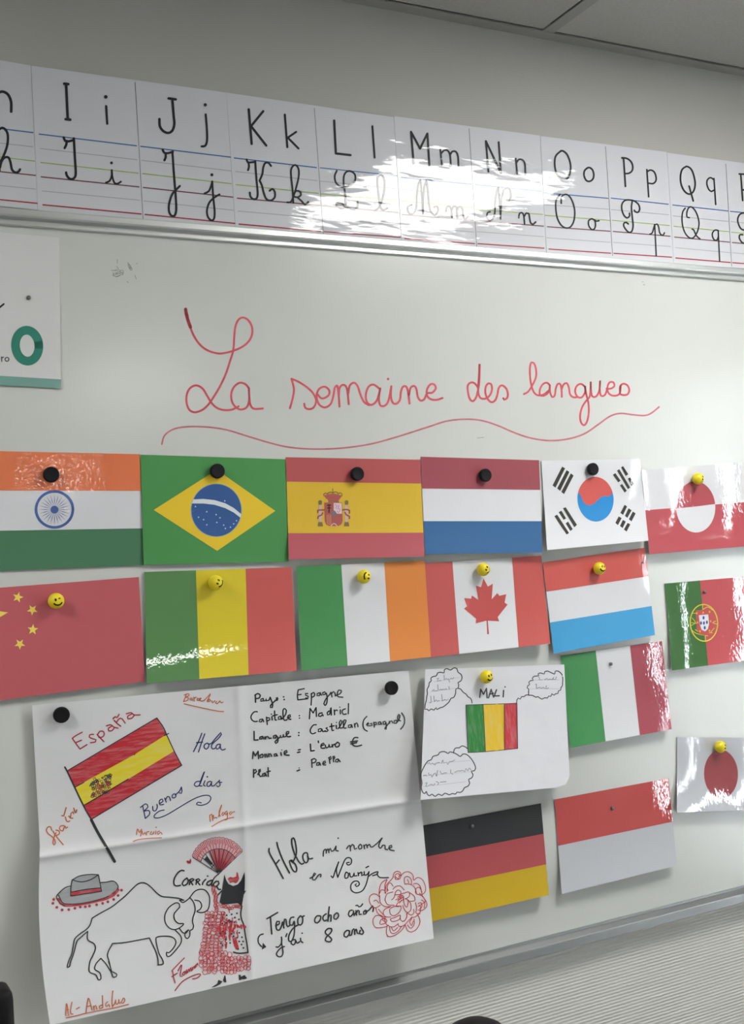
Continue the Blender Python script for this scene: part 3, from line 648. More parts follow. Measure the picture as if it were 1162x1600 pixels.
# ------------------------------------------------------------------ big handmade Spain poster
PW = (201, 202, 204)
t = thing('handmade_poster', 'large creased white paper poster about Spain with felt pen drawings and writing', 'poster', P(375, 1560, 0))
PQ = [(50, 1102), (638, 1047.5), (677.5, 1466.5), (78, 1602)]
_h = homog(PQ, [(0,0),(1,0),(1,1),(0,1)])
VU = [_h(*q)[0] for q in ((371.6, 1069), (378, 1291), (391, 1500))]; HV = [_h(*q)[1] for q in ((58, 1340), (374, 1293.5), (648, 1250.5))]
def plift(u, v):
    v = min(1, max(0, v)); uc = VU[0]+(VU[2]-VU[0])*v; vc = HV[0]+(HV[2]-HV[0])*u
    base = 0.046*max(0, v-0.30)**2/0.49
    left = 0.022*(max(0, 0.25-u)/0.25)**1.5*max(0, v-0.35)/0.65
    top = 0.0030*(math.sin(9*u+0.6)**2)*math.exp(-v*9)
    cv = 0.0042*math.exp(-(math.hypot(u-uc, 0.004)-0.004)/0.011)
    ch = 0.0045*math.exp(-(math.hypot(v-vc, 0.004)-0.004)/0.010)+0.004*math.exp(-abs(v-vc)/0.09)
    ro = 0.0018*math.sin(5*u+3*v)+0.0011*math.sin(11*u-7*v)
    return max(0.0, base+left+top+cv+ch+0.003+ro)
def pwarp(u, v):
    k = max(0, 1-u/0.12)
    return (-8.0*k*math.sin(math.pi*min(1, max(0, (v-0.45)/0.55)))**1.0, 0)
s = Sheet(PQ, 0.0055, plift, pwarp)
s.body('paper', mat('paper', PW), t, 200, 180, 0.0004)
PS = s; PT = t
BLK = mat('pen', (38, 40, 44), 1.0); NAV = mat('pen', (40, 46, 92), 1.1); ORG = mat('pen', (186, 98, 58), 1.1); DRED = mat('pen', (164, 40, 58), 1.1); ROSE = mat('pen', (186, 50, 62), 1.1)
def W(name, crop, width, m, txt, dots='', dr=None, label=None): return write(PS, PT, name, crop, width, m, txt, dots, dr, label)
W('pen_word', (100, 1080, 5.81), 2.0, DRED, """165,372 110,402 75,428;75,428 110,478 145,525;145,525 208,485;105,468 158,445;268,392 235,395 228,415 260,432 290,440 285,460 240,468;300,392 330,425 362,458;305,395 325,365 355,365 365,390 350,415 318,420;
385,315 425,305 450,325 490,335;430,320 405,335 405,360 435,358 455,335;455,265 485,295 515,318;478,280 500,250 525,250 555,290;445,250 465,232 480,240 500,210;565,205 610,195 635,215 690,215;620,205 580,225 580,250 615,245 640,215""", label='dark red word Espana')
TLp, TRp, BRp, BLp = (105.2, 1204.3), (244.9, 1121.8), (283.8, 1195.7), (142.6, 1280.2)
l1, l2 = (117.2, 1230), (130.9, 1258.5); r1, r2 = (260, 1147.5), (272.1, 1173.5)
CRE = mat('crayon', (178, 30, 44), 1.1); CYE = mat('crayon', (214, 198, 30), 1.1)
m1 = (210, 1179); m2 = (200, 1217.5)
PS.fill('drawn_stripe', [[TLp, TRp, r1, m1, l1]], CRE, PT)['label'] = 'upper red crayon stripe'
PS.fill('drawn_stripe', [[l1, m1, r1, r2, m2, l2]], CYE, PT)['label'] = 'yellow crayon stripe'
PS.fill('drawn_stripe', [[l2, m2, r2, BRp, BLp]], CRE, PT)['label'] = 'lower red crayon stripe'
PS.strokes('flag_outline', [[TLp, (175, 1163.1), TRp], [TRp, (255, 1136), r1], [r1, r2, BRp], [l1, m1], [m1, r1], [l2, m2], [m2, r2], [BLp, (213.2, 1238), BRp], [(256.5, 1149.5), (263.5, 1146)]], 1.6, BLK, PT)
PS.strokes('flag_pole', [[(101.3, 1198.6), (105.4, 1206), (118, 1233), (131.6, 1261), (143, 1281)]], 2.4, BLK, PT)
PS.strokes('flag_pole', [[(142.6, 1281), (153, 1301), (170, 1330)], [(169, 1328), (179, 1346)]], 4.6, BLK, PT)['label'] = 'thick black lower flag pole'
rr = random.Random(3)
def scrib(n, x0, x1, y0, y1, r, k=(60, 1180, 7.2625)):
    out = []
    for _ in range(n):
        x, y = rr.uniform(x0, x1), rr.uniform(y0, y1); a = rr.uniform(0, 6.28); q = []
        for j in range(5): q.append((k[0]+(x+r*math.cos(a+j*1.5)*rr.uniform(.5, 1))/k[2], k[1]+(y+r*math.sin(a+j*1.5)*rr.uniform(.5, 1)-(x-(x0+x1)/2)*0.3)/k[2]))
        out.append(q)
    return out
PS.strokes('drawn_emblem', scrib(75, 602, 822, 240, 445, 22), 1.0, mat('pen', (66, 40, 66), 1.1), PT)['label'] = 'dark scribbled emblem'
PS.strokes('drawn_emblem', scrib(16, 620, 800, 290, 430, 16), 0.9, mat('pen', (176, 60, 50), 1.1), PT)['label'] = 'red scribbles in emblem'
PS.strokes('drawn_emblem', [cr([(750, 235), (790, 225), (770, 250), (795, 240)], (60, 1180, 7.2625)), cr([(585, 350), (600, 315), (590, 345), (610, 330)], (60, 1180, 7.2625))], 2.2, mat('pen', (60, 96, 40), 1.1), PT)['label'] = 'green marks in emblem'
W('pen_word', (60, 1180, 7.2625), 1.9, ORG, """150,850 140,815 110,815 90,850 110,890 150,920 185,960 190,1000 180,1020 165,1000 175,940 200,880;165,860 210,930 280,1015;200,850 235,860 235,895 205,910;285,800 250,805 240,840 275,860 300,800 310,830 330,815;305,700 320,750 340,755 355,745;345,690 365,715 390,715;365,700 370,660 390,640 400,665;400,600 415,645 425,655 435,620;265,685 285,690 315,595""", label='orange word Spain')
W('pen_word', (270, 1070, 11.62), 1.5, ORG, """245,170 225,230 195,300;205,185 280,160 300,185 240,225;240,225 285,240 270,280 195,305;345,240 315,245 310,275 340,275 350,245 355,285;380,225 385,295;385,250 420,225;470,250 445,245 440,280 475,285;475,275 520,250 500,235 480,270 520,295 560,290;560,290 640,210 685,160 650,240 620,300 640,310;660,260 640,290 660,305 685,285 665,260;710,290 715,330 745,310 760,290;790,300 775,330 800,345 830,320 850,300;850,290 880,330 910,315;205,345 350,380 600,435 800,475 920,485""", label='small orange underlined city name at top')
W('pen_word', (270, 1070, 11.62), 1.9, NAV, """525,880 470,1020 375,1215;580,890 530,1020 465,1220;430,1050 540,1040;620,1060 580,1080 565,1130 600,1168 640,1140 655,1090 630,1060;640,1070 690,1070 760,990 840,900 870,865 880,900 820,980 740,1050 700,1110 720,1165 770,1150;860,1080 810,1085 780,1130 800,1170 840,1150 865,1085;862,1090 865,1150 900,1185 950,1165""", label='navy word Hola')
c = (200, 1130, 6.116)
W('pen_word', c, 1.7, NAV, """140,790 165,910;118,805 170,770 190,800 150,840;150,840 200,835 205,870 165,910;235,795 240,835 265,835 280,800 275,775;300,770 335,745 325,725 300,740 305,780 340,775;350,715 365,755;358,735 375,700 395,705 405,740;440,675 420,690 430,715 455,705 455,680 440,675;450,685 490,650 510,610;510,610 515,650 510,670 490,665""", label='navy word Buenos')
W('pen_word', c, 1.7, NAV, """690,555 650,560 632,590 650,605 685,585 730,465;725,470 690,560 685,600 705,600;735,550 720,590 735,600;790,555 760,565 755,600 780,600 800,560;797,560 800,600 825,595;825,595 860,560 875,545;870,555 880,590 860,608 845,598;870,565 895,565""", '757,512', 1.3, label='navy word dias')
W('pen_flourish', c, 1.6, NAV, "345,830 300,840 255,875 250,900 290,905 370,875 480,810 580,750 660,710 730,690 780,695 790,725 760,765 700,785 655,775 670,755 700,762")
W('pen_word', c, 1.5, ORG, """780,880 785,940;780,880 800,870 810,930;815,880 820,910 835,900 850,905;865,895 880,830 895,780 870,850 880,890;910,850 895,870 905,885 920,860;945,840 925,855 935,880 950,850 945,920 925,925;985,845 965,860 975,875 1000,850 1020,845;800,988 870,945 940,915 1010,900""", label='small orange underlined city name at right')
W('pen_word', c, 1.5, ORG, """80,1065 90,1010 110,1045 130,1010 120,1080;135,1035 140,1065 165,1040 165,1060;175,1070 180,1040 200,1035;225,1035 210,1060 235,1060 250,1030 240,1060;265,1030 262,1060;300,1030 280,1040 285,1065 310,1040 325,1060;50,1130 100,1112 200,1100 320,1095""", '268,995', 1.1, label='small orange underlined city name below the flag')
A = (380, 1065, 7.747); B = (380, 1130, 7.747); C_ = (465, 1065, 6.456); D = (470, 1110, 6.456)
W('pen_word', A, 2.3, BLK, """145,160 148,250;140,165 175,145 205,165 190,200 150,205;240,205 212,215 212,238 240,232 245,208 250,235 270,230 275,205 280,232 310,225 325,190;325,190 340,230 355,270 350,315 330,315 330,290 365,250 400,220 412,195;400,200 420,205 412,225 385,228""", '488,185 495,218', 1.3, label='black word Pays')
W('pen_word', A, 2.0, BLK, """738,85 665,100;665,100 655,160 660,222;660,222 780,207;665,160 700,155;780,145 750,145 755,165 788,180 780,200 755,200;822,145 825,200 820,285;825,150 850,130 865,150 855,180 830,190;930,135 895,145 890,170 920,170 932,140 945,165;985,125 960,135 962,160 990,155 1000,130 1015,190 1010,260 990,290 975,270 1000,210 1050,150""", label='black word Espagne, first letters')
W('pen_word', C_, 2.0, BLK, "325,130 335,105 345,155;340,125 360,100 375,115 380,145;385,140 430,120 440,90 415,85 400,115 405,150 455,158", label='black word Espagne, last letters')
W('pen_word', A, 2.1, BLK, """170,365 135,365 105,395 92,430 105,465 140,485 170,480;235,455 200,460 190,485 215,488 238,460 245,485;280,430 290,520;282,440 315,440 320,462 290,475;345,425 350,465;378,355 385,465 400,465;355,415 410,400;455,420 425,430 425,458 450,455 458,425 465,455;465,455 510,400 520,345 500,325 480,350 485,440 500,470 530,460;535,440 570,425 565,400 545,410 540,445 575,458""", '340,395 678,412 680,442', 1.2, label='black word Capitale')
W('pen_word', A, 2.1, BLK, "800,450 808,325;808,325 845,380;845,380 880,315;880,315 885,422;955,380 920,385 910,415 935,422 960,395 965,415;1040,355 1015,375 1020,405 1045,395 1060,315 1065,405", label='black word Madrid, first letters')
W('pen_word', C_, 2.0, BLK, "368,285 372,335;370,300 390,285 400,292;430,285 430,325;480,275 455,285 448,310 460,330 490,325;512,222 510,325", '425,258', 1.0, label='black word Madrid, last letters')
W('pen_word', B, 2.3, BLK, """130,100 132,205;132,205 178,202;235,160 200,170 195,192 225,190 240,165 248,190;262,165 268,192;265,175 290,160 305,170 315,185 335,180;395,145 365,155 365,180 390,180 402,150 420,190 415,230 395,245 382,225 410,200 440,170;450,150 455,175 480,165 485,140;485,140 490,168 515,160;520,140 550,120 550,100 525,105 520,140 540,165 572,160""", '672,115 670,148', 1.3, label='black word Langue')
W('pen_word', D, 2.0, BLK, """155,145 130,145 100,180 95,215 115,237 148,225;205,185 178,190 175,215 200,212 212,188 220,215 245,205;265,175 250,180 275,200 265,212 245,212;308,135 315,205 330,200;290,165 335,155;355,150 360,185;375,185 400,150 415,110 400,98 388,120 395,180 420,175 445,130 455,100 440,95 428,120 435,180 455,178;510,145 480,150 478,172 500,172 512,148 518,172;540,135 545,170;543,145 560,125 572,140 575,165""", '358,122', 1.0, label='black word Castillan')
W('pen_word', D, 1.9, BLK, """665,60 635,95 625,145 640,190 670,210;662,145 685,135 680,122 665,135 668,155 690,155;700,135 715,130 718,150 700,155;735,120 740,170;738,125 760,120 762,140 742,145;800,115 780,120 780,142 800,140 805,118 812,140;850,110 830,115 830,140 850,138 858,115 860,190 845,185 870,150 890,125;890,110 895,130;892,118 915,105 925,125;965,100 940,105 938,128 960,130 972,105;965,125 990,90 1000,50 985,40 975,60 980,100 1005,105;1015,25 1040,65 1045,120 1030,160 1005,190""", label='black word espagnol in brackets')
W('pen_word', B, 2.2, BLK, """112,430 120,345;120,345 145,395;145,395 180,340;180,340 185,430;230,375 200,390 205,418 235,412 240,385 230,375;260,375 265,412;262,385 280,375 290,410;305,370 310,405;308,380 330,370 340,400;400,370 375,375 375,400 398,395 405,372 412,395;455,355 460,390;495,370 530,350 525,330 500,340 500,380 555,388;665,325 690,318;655,355 685,348""", '465,325', 1.0, label='black word Monnaie')
W('pen_word', D, 2.2, BLK, """95,340 100,410;100,410 135,405;175,308 177,325;200,360 235,345 230,330 205,345 205,380 240,380;245,350 255,378 280,365 285,340 290,372 310,365;315,345 320,370;318,355 340,340;370,320 345,345 355,370 385,360 390,335 370,320;575,275 540,275 520,310 525,350 560,362 612,350;500,318 570,308;502,338 560,325""", label="black words L'euro with euro sign")
W('pen_word', B, 2.3, BLK, """125,560 125,655;125,575 150,560 160,585 130,610;175,620 205,580 205,555 190,565 190,620 205,645 225,640;265,605 235,615 230,640 255,640 270,610 278,640;300,540 302,645;285,590 325,580;650,578 682,565""", '675,542', 1.0, label='black word Plat')
W('pen_word', D, 2.0, BLK, """108,495 112,575;105,500 135,485 155,500 140,525 112,530;185,525 160,530 158,555 180,552 190,528 198,552;218,540 248,528 245,510 225,520 225,550 250,550;285,475 292,535;280,480 300,465 305,485 290,500;325,465 330,520;322,470 338,462 342,480 328,490;375,490 350,500 350,520 372,520 380,495 395,518""", label='black word Paella')
W('pen_word', (400, 1290, 9.683), 2.4, BLK, """198,345 195,390 225,460 300,590 410,800;315,255 335,340 400,510 505,715;300,580 350,520;545,525 505,535 520,600 560,680 600,700 615,650 590,580 550,550 530,540;560,545 600,460 610,370 590,240 565,185 540,200 545,300 580,420 615,490 650,550 690,585 720,570;780,470 775,415 730,415 705,460 720,530 755,565 785,530 785,470;785,470 800,505 855,495""", label='large black word Hola')
Fc = (480, 1300, 7.2625)
W('pen_word', Fc, 2.0, BLK, """180,275 185,215 210,195 215,240;215,220 235,190 245,235;243,215 260,185 275,220 300,210 325,160;325,165 325,210 350,215;445,190 480,150 490,215;485,180 510,140 530,155 535,195 560,185;600,140 580,165 590,195 615,185 615,150 600,140;640,150 650,190;645,160 670,140 680,180;678,160 705,140 720,170 740,170;740,170 800,120 850,65 825,110 810,160 830,185 855,150;855,150 880,150 885,195 910,200;920,185 960,170 955,150 930,160 935,200 985,212""", '350,70', 1.3, label='black words mi nombre')
W('pen_word', Fc, 2.0, BLK, """30,525 65,505 95,475 80,465 65,500 60,540 85,545 125,490 155,480 150,510;270,500 290,520 320,430 355,340;355,340 330,430 345,515;345,515 390,400 430,310 470,290 500,310 495,360 460,375 445,350 475,345;440,455 425,490 430,525 460,515 465,470 440,455;480,465 490,510 520,500 530,460 535,500 560,495;575,460 580,495;578,475 610,455;620,460 615,495 640,485;645,450 650,490 680,480 700,450;700,450 685,530 660,610 620,670 550,690 500,660 495,600 530,560 575,560 590,595 560,620 540,600 555,590;665,405 695,388;700,500 740,470 800,450 790,480 740,495;790,470 820,515 920,518""", label='black words with spiral flourishes')
G = (395, 1400, 9.683)
W('pen_word', G, 2.4, BLK, """210,345 375,250;265,320 285,575;345,450 400,420 400,385 365,385 350,440 360,505 400,515 435,450 445,400;450,395 470,485;465,440 480,350 500,355 510,440 530,465 560,440;620,320 575,330 555,390 565,440 600,440 625,380 630,480 620,600 580,690 545,680 545,600 590,510 650,455 680,440;720,300 680,350 685,430 720,440 750,400 750,320 720,300;740,320 775,300""", label='black word Tengo')
W('pen_word', G, 2.2, BLK, """435,640 430,720 380,775 350,770;432,700 445,780 455,860 430,915 380,915 355,880 380,830 430,780 475,765;515,570 498,615;640,660 590,670 580,720 610,740 640,710 645,665 670,715 705,690;720,640 725,680 755,705;155,575 110,590 80,640 85,710 130,765""", '432,625 745,563', 1.3, label="black words j'ai after a hooked arrow")
PS.fill('arrow_head', [cr([(150, 705), (205, 770), (135, 812)], G)], BLK, PT)
Hc = (480, 1400, 9.683)
W('pen_word', Hc, 2.4, BLK, """200,305 150,300 112,350 120,400 150,408 190,370 205,320 200,305;285,270 245,300 235,345 255,378 290,365;332,165 320,270 312,380;315,330 340,285 360,290 355,380;445,255 405,290 405,345 435,352 470,310 465,265 445,255""", label='black word ocho')
W('pen_word', Hc, 2.3, BLK, """680,215 640,225 622,285 645,315 690,270 700,225;700,225 705,300 730,250;735,220 745,290;738,270 765,215 785,225 785,280 815,275;735,145 760,140 780,165 810,155 835,120;880,215 850,240 850,275 880,270 905,230 880,215;880,240 930,215 985,150;985,150 1000,190 990,235""", label='black word anos')
W('pen_word', Hc, 2.4, BLK, """365,495 320,490 275,530 280,570 340,620 370,660 350,690 300,690 272,670 290,620 350,560 370,520 365,495;640,530 600,520 560,560 560,610 590,625 630,580 640,530;635,540 640,600 665,590 680,530;680,520 705,495 715,520 718,580;715,540 740,500 755,560 780,570 800,520;810,475 830,510 850,545 830,580 800,570""", label='black words 8 ans')
I = (255, 1340, 11.62)
W('pen_word', I, 2.3, BLK, """378,240 340,230 270,270 210,360 190,440 205,500 250,515 310,505;430,370 370,420 345,480 370,510 430,480 455,420 430,370;490,400 475,490;470,410 530,380 560,400 500,440;500,440 535,495;610,395 595,485;590,410 640,385 665,410 620,440;620,440 665,495;770,395 720,450 710,490;880,410 810,440 790,490 830,505 870,470 900,410;900,410 880,480 885,515;960,430 910,480 920,520 970,520 1010,470 1000,430 960,430;975,530 1010,580 1040,575""", '805,335', 1.3, label='black word Corrida')
W('drawn_arm', I, 1.8, BLK, "1010,295 940,350 900,410")
PS.strokes('drawn_bull', parse("""1080,210 1040,195 960,185 890,178 840,145 780,85 730,55 680,60 630,100 560,170 500,220 430,275 340,325 255,375;255,375 235,440 200,480 150,515 100,560 85,620 70,700 40,770 30,825 50,815 60,770 90,690 115,590 140,560 215,495;215,495 215,570 270,605 285,650 260,720 235,770 230,860 290,890 310,935 335,925 325,870 280,840 290,790 335,740;335,740 380,790 430,870 445,910 475,905 480,885 435,860;
430,860 410,770 395,700 440,605;440,605 560,595 775,555;775,555 830,670 850,740 855,800;855,800 900,790 890,745 860,690 835,580 850,545 950,540 1000,560 1015,600 990,650 950,690 930,685 935,720 960,720 1010,670 1060,600 1060,540 1010,485;405,770 430,850""", (100, 1370, 5.81))+
 parse("""180,760 178,725 145,715 80,760 45,830 50,900 90,950 140,962 190,940 218,908 170,905 135,870 130,820 155,785 182,755;180,690 210,712 250,690 275,665 320,610 370,590 420,600 455,650 458,720 440,780 390,805 340,795 370,775 385,740 365,700 320,690;275,665 310,710 325,780 305,850 300,890 310,930 300,960 280,970;182,955 210,990 240,995 260,965;265,968 235,985 232,1030 255,1045 275,1015 275,975;180,690 220,690""", (250, 1290, 5.924)), 1.8, BLK, PT)['label'] = 'bull drawn in black outline'
K = (70, 1350, 8.3)
PS.fill('drawn_hat', [cr(p, K) for p in pp("190,370 345,290 340,410 735,355 725,242 870,222 930,250 950,305 800,430 480,510 300,520 230,500 180,430;358,205 450,155 590,135 695,140 725,310 345,365")], mat('crayon', (150, 154, 156), 1.1), PT, eps=0.0003)['label'] = 'grey shaded hat'
PS.fill('hat_band', [cr(p, K) for p in pp("345,368 725,312 735,355 340,415;152,440 185,440 240,505 350,528 600,495 800,438 955,312 970,340 900,420 800,465 600,512 400,548 250,552 190,520")], mat('crayon', (176, 40, 52), 1.1), PT)['label'] = 'red hat band and brim edge'
PS.strokes('hat_outline', parse("""360,205 450,155 590,135 695,140;695,140 600,200 500,230 420,225 360,205;355,205 340,290 335,410;695,140 715,240 735,355;345,365 530,330 725,310;340,415 530,385 735,355;340,285 270,305 190,370 150,430 190,500 260,545;725,240 800,235 870,220 920,240 950,300 900,370 800,430 650,475 480,510 300,520 230,500 190,430 175,400""", K), 1.5, BLK, PT)
PS.strokes('hat_pompoms', [], 1, mat('pen', (168, 44, 58), 1.1), PT, dots=[(cr([q], K)[0], 2.2) for q in ((115,460),(105,510),(155,562),(225,595),(310,592),(390,575),(460,558),(525,555),(580,545),(672,528),(750,510),(818,490),(892,460),(950,408),(995,340))])
W('pen_word', (250, 1290, 5.924), 1.7, DRED, """225,1225 170,1280 108,1345;115,1345 125,1400 140,1455;108,1400 160,1365;165,1345 200,1290 185,1395 205,1395;225,1350 205,1375 225,1385 235,1345 245,1370;245,1335 255,1365 265,1325 275,1355 280,1315 292,1345;292,1335 305,1315 295,1310 300,1335;310,1305 318,1325 320,1295 328,1315;330,1290 325,1310 340,1300;345,1275 335,1290 348,1290 345,1275;138,1528 200,1450 280,1400 350,1375 375,1378 345,1410 300,1420""", label='dark red slanted word Flamenco')
PS.fill('heart', [cr(p, (250, 1290, 5.924)) for p in pp("243,330 258,322 268,332 282,303 290,328 282,352 258,352")], DRED, PT)
W('pen_word', (90, 1530, 8.938), 1.7, ORG, """115,510 125,340 155,505;120,430 150,425;200,320 180,450 195,490 215,485;262,418 305,392;395,475 430,265 480,430;405,385 455,370;500,375 510,435;505,400 530,365 550,420;620,360 585,375 590,415 620,400;625,230 630,400;700,315 670,345 680,385 715,350 725,385;770,165 760,300 765,390;765,380 790,350 810,300;810,290 815,350 850,330 855,285;855,285 865,340 900,300 920,260 940,290 920,330 895,335;120,540 250,512 400,475 600,435 800,400 990,352""", label='orange underlined words at the bottom')
# fan
FL = (290, 1290, 10.56); pv = (550, 795)
def fan_pt(f, k, sc=0): # f 0..1 along the arc, k radius fraction
    a = math.radians(212.6+(313-212.6+3)*f); R = (510+80*math.sin(math.pi*f*0.95)**0.8)*k+sc
    return (pv[0]+R*math.cos(a), pv[1]+R*math.sin(a))
PS.fill('drawn_fan', [cr([fan_pt(f/24, 1) for f in range(25)]+[fan_pt(1-f/24, .70) for f in range(25)], FL)], mat('crayonv', (206, 160, 164), 1.1), PT)['label'] = 'pink fan leaf'
PS.fill('drawn_fan', [cr([fan_pt(f/24, .70) for f in range(9, 25)]+[pv], FL)], mat('crayonv', (190, 120, 126), 1.1), PT)['label'] = 'shaded fan sticks'
sc_ = []
for i in range(17):
    for j in range(5):
        f = (i+j/5)/17; sc_.append(fan_pt(f, 1, 16*math.sin(math.pi*j/5)))
sc_.append(fan_pt(1, 1))
fr = [sc_]+[[fan_pt((i+.5)/17, .99), fan_pt((i+.5)/17, .72)] for i in range(17)]+[[fan_pt(i/17, .99), fan_pt(i/17, .84)] for i in range(17)]+[[fan_pt(f/20, .84) for f in range(21)]]+[[fan_pt(i/26, .68), fan_pt(i/26, .12)] for i in range(8, 26)]+[[fan_pt(i/26, .5), fan_pt((i+1)/26, .2)] for i in range(10, 25)]
PS.strokes('fan_lines', [cr(q, FL) for q in fr], 0.95, DRED, PT)['label'] = 'dark red fan lines'
PS.strokes('fan_lines', [cr(q, FL) for q in [[fan_pt(f/20, .70) for f in range(21)], [fan_pt(f/20, .30) for f in range(21)], [fan_pt(0, 1), fan_pt(0, .3), pv], [fan_pt(1, 1), fan_pt(1, .3), pv]]+[[fan_pt(i/9, .68), fan_pt(i/9, .05)] for i in range(9)]+[[fan_pt(.13+.02*i, .62), fan_pt(.16+.02*i, .36)] for i in range(5)]], 1.15, BLK, PT)['label'] = 'black fan lines'
# dancer
M_ = (300, 1360, 8.42)
PS.fill('drawn_bodice', [cr(p, M_) for p in pp("425,55 450,130 480,180 540,205 600,185 645,130 690,20 695,110 690,270 712,265 680,320 655,470 640,470 600,430 500,440 400,450 360,420 385,300 400,220")], BLK, PT)['label'] = 'black bodice'
PS.fill('drawn_necklace', [cr(p, M_) for p in pp("468,110 500,85 540,95 580,80 585,25 600,25 620,110 600,150 575,170 540,155 500,165")], mat('crayon', (170, 36, 44), 1.1), PT)['label'] = 'red necklace'
W('dress_outline', M_, 2.2, BLK, "655,470 640,560 650,640 680,720 700,850 720,960 735,1080;545,1075 620,1090 735,1080;410,250 370,290 335,330")
loops = []
def loop(x, y, rx, ry):
    a = rr.uniform(0, 6.28); n = 9
    loops.append(cr([(x+rx*math.cos(a+6.6*i/n)*rr.uniform(.85, 1.1), y+ry*math.sin(a+6.6*i/n)*rr.uniform(.85, 1.1)) for i in range(n+1)], M_))
for i in range(16): loop(285+i*3+rr.uniform(-15, 20), 225+i*20, 24, 22)
for j in range(13):
    for i in range(5):
        y = 570+j*43+rr.uniform(-12, 12); f = (y-560)/560
        loop(205-70*f+i*(50+8*f)+rr.uniform(-12, 12), y, rr.uniform(28, 42), rr.uniform(24, 38))
for i in range(15):
    for j in range(6):
        x = 130+i*44+rr.uniform(-14, 14); y = 1105+j*46+rr.uniform(-14, 14)
        if y < 1340-28*(x > 600)-60*(x < 160) and not (x > 520 and y < 1120): loop(x, y, rr.uniform(24, 34), rr.uniform(26, 42))
for i in range(10): loop(390+i*26, 470+rr.uniform(-8, 30), 26, 18)
PS.strokes('drawn_ruffles', loops, 0.95, ROSE, PT)['label'] = 'red looped ruffles'
sc2 = []
for i in range(70):
    x = rr.gauss(470, 60); y = rr.gauss(760, 95); x = min(600, max(320, x)); sc2.append(cr([(x, y), (x+rr.uniform(-14, 14), y+rr.uniform(20, 70))], M_))
for i in range(12): x = 590+i*10; sc2.append(cr([(x, 745-rr.uniform(0, 40)), (x+8, 770-rr.uniform(0, 50))], M_))
for i in range(16): x = rr.uniform(560, 610); sc2.append(cr([(x-20, rr.uniform(880, 960)), (x, rr.uniform(980, 1040))], M_))
PS.strokes('red_hatching', sc2, 1.5, mat('pen', (178, 36, 48), 1.1), PT)['label'] = 'dense red hatching on the dress'
PS.strokes('dress_dots', [], 1, BLK, PT, dots=[(cr([q], M_)[0], 1.5) for q in ((590,565),(520,578),(455,590),(563,620),(615,645),(560,680),(405,620),(400,700),(450,690),(485,655),(510,670),(620,820),(655,880),(590,885),(670,935),(620,935),(565,930),(650,975),(580,985),(675,1020),(605,1035),(405,800),(370,830),(440,830),(520,835),(495,880),(545,865),(440,905),(500,955),(380,960),(400,985),(450,975))])
PS.fill('drawn_shoes', [cr(p, M_) for p in pp("250,1542 330,1490 345,1440 400,1460 370,1500 300,1532;405,1450 425,1380 440,1385 452,1472 425,1475;612,1372 640,1375 645,1440 618,1445;640,1400 690,1375 725,1420 690,1432 645,1432")], BLK, PT)['label'] = 'black shoes'
W('drawn_rose', (560, 1340, 9.683), 1.15, ROSE, """520,290 540,230 590,205 640,240 625,320 560,330;560,330 550,270 600,240 640,280;640,280 690,225 760,215 820,260 830,340;700,400 690,330 710,290 760,290 800,340 800,400;840,340 900,300 970,340 1010,430 1010,510 960,560 920,540;830,400 880,390 930,430 950,500 960,550;860,540 870,470 920,450 960,520;700,400 770,400 840,440 880,540;520,480 560,440 630,430 690,490;400,540 420,420 480,350 530,290;430,340 400,420 405,540;430,520 440,420 480,380 520,430;310,560 320,450 360,370 430,330;320,540 340,490 400,500 410,540;320,600 280,560 220,550 170,590 165,660 200,730 260,760 330,720;230,660 260,640 310,690;320,570 330,680 400,740 490,740;400,640 430,550 520,520;400,640 440,710 540,720;500,640 540,600 560,520 600,490 640,520 630,570 590,600;550,560 610,560 680,540 760,520 770,580 720,620;680,600 690,700 730,750 750,650 700,620;770,530 840,580 850,650 780,660;750,640 790,700 790,790 740,830 690,780 670,720;560,640 600,620 640,590 680,580 670,640 600,680 570,740 640,730;480,770 540,740 640,740 620,820 540,880 480,850 470,780;370,830 400,780 470,750;370,830 400,890 490,900;480,930 560,900 630,870 620,930 560,960 500,965 480,930;630,880 640,950 690,960 730,900 730,840;260,760 290,840 370,890 430,900;300,780 370,860;400,890 400,960 430,1020 520,1050 600,1000;600,1000 610,1040 680,1030 750,960 810,900;800,900 850,900 930,830 940,750;740,840 800,870 840,830 830,780;860,680 880,760 870,840 930,850;900,740 960,700 1010,660 960,580 870,550;900,790 960,800 1030,740 1025,670 960,570;950,640 1000,680 990,760;900,700 940,680 960,740 920,780;220,930 260,880 330,880 390,930;220,930 220,1000 270,1060 400,1050 450,1020;320,1000 340,940 400,920 430,960 390,1000 330,1010;430,1040 420,1130 450,1190 540,1180 640,1110 700,1030;470,1050 480,1120 530,1150 600,1110 650,1040;500,1060 530,1110 590,1060;710,1020 740,1100 800,1125 880,1080 930,970 900,870;740,1020 790,1070 840,1010 840,930;780,990 800,1030 830,960;770,980 810,900;590,660 640,620 680,600;600,640 660,600;620,690 650,640;640,620 620,580 660,570;560,290 600,320 620,260;740,330 760,380;430,460 450,500;360,940 400,970;920,720 950,760""", label='rose drawn in red pen loops')

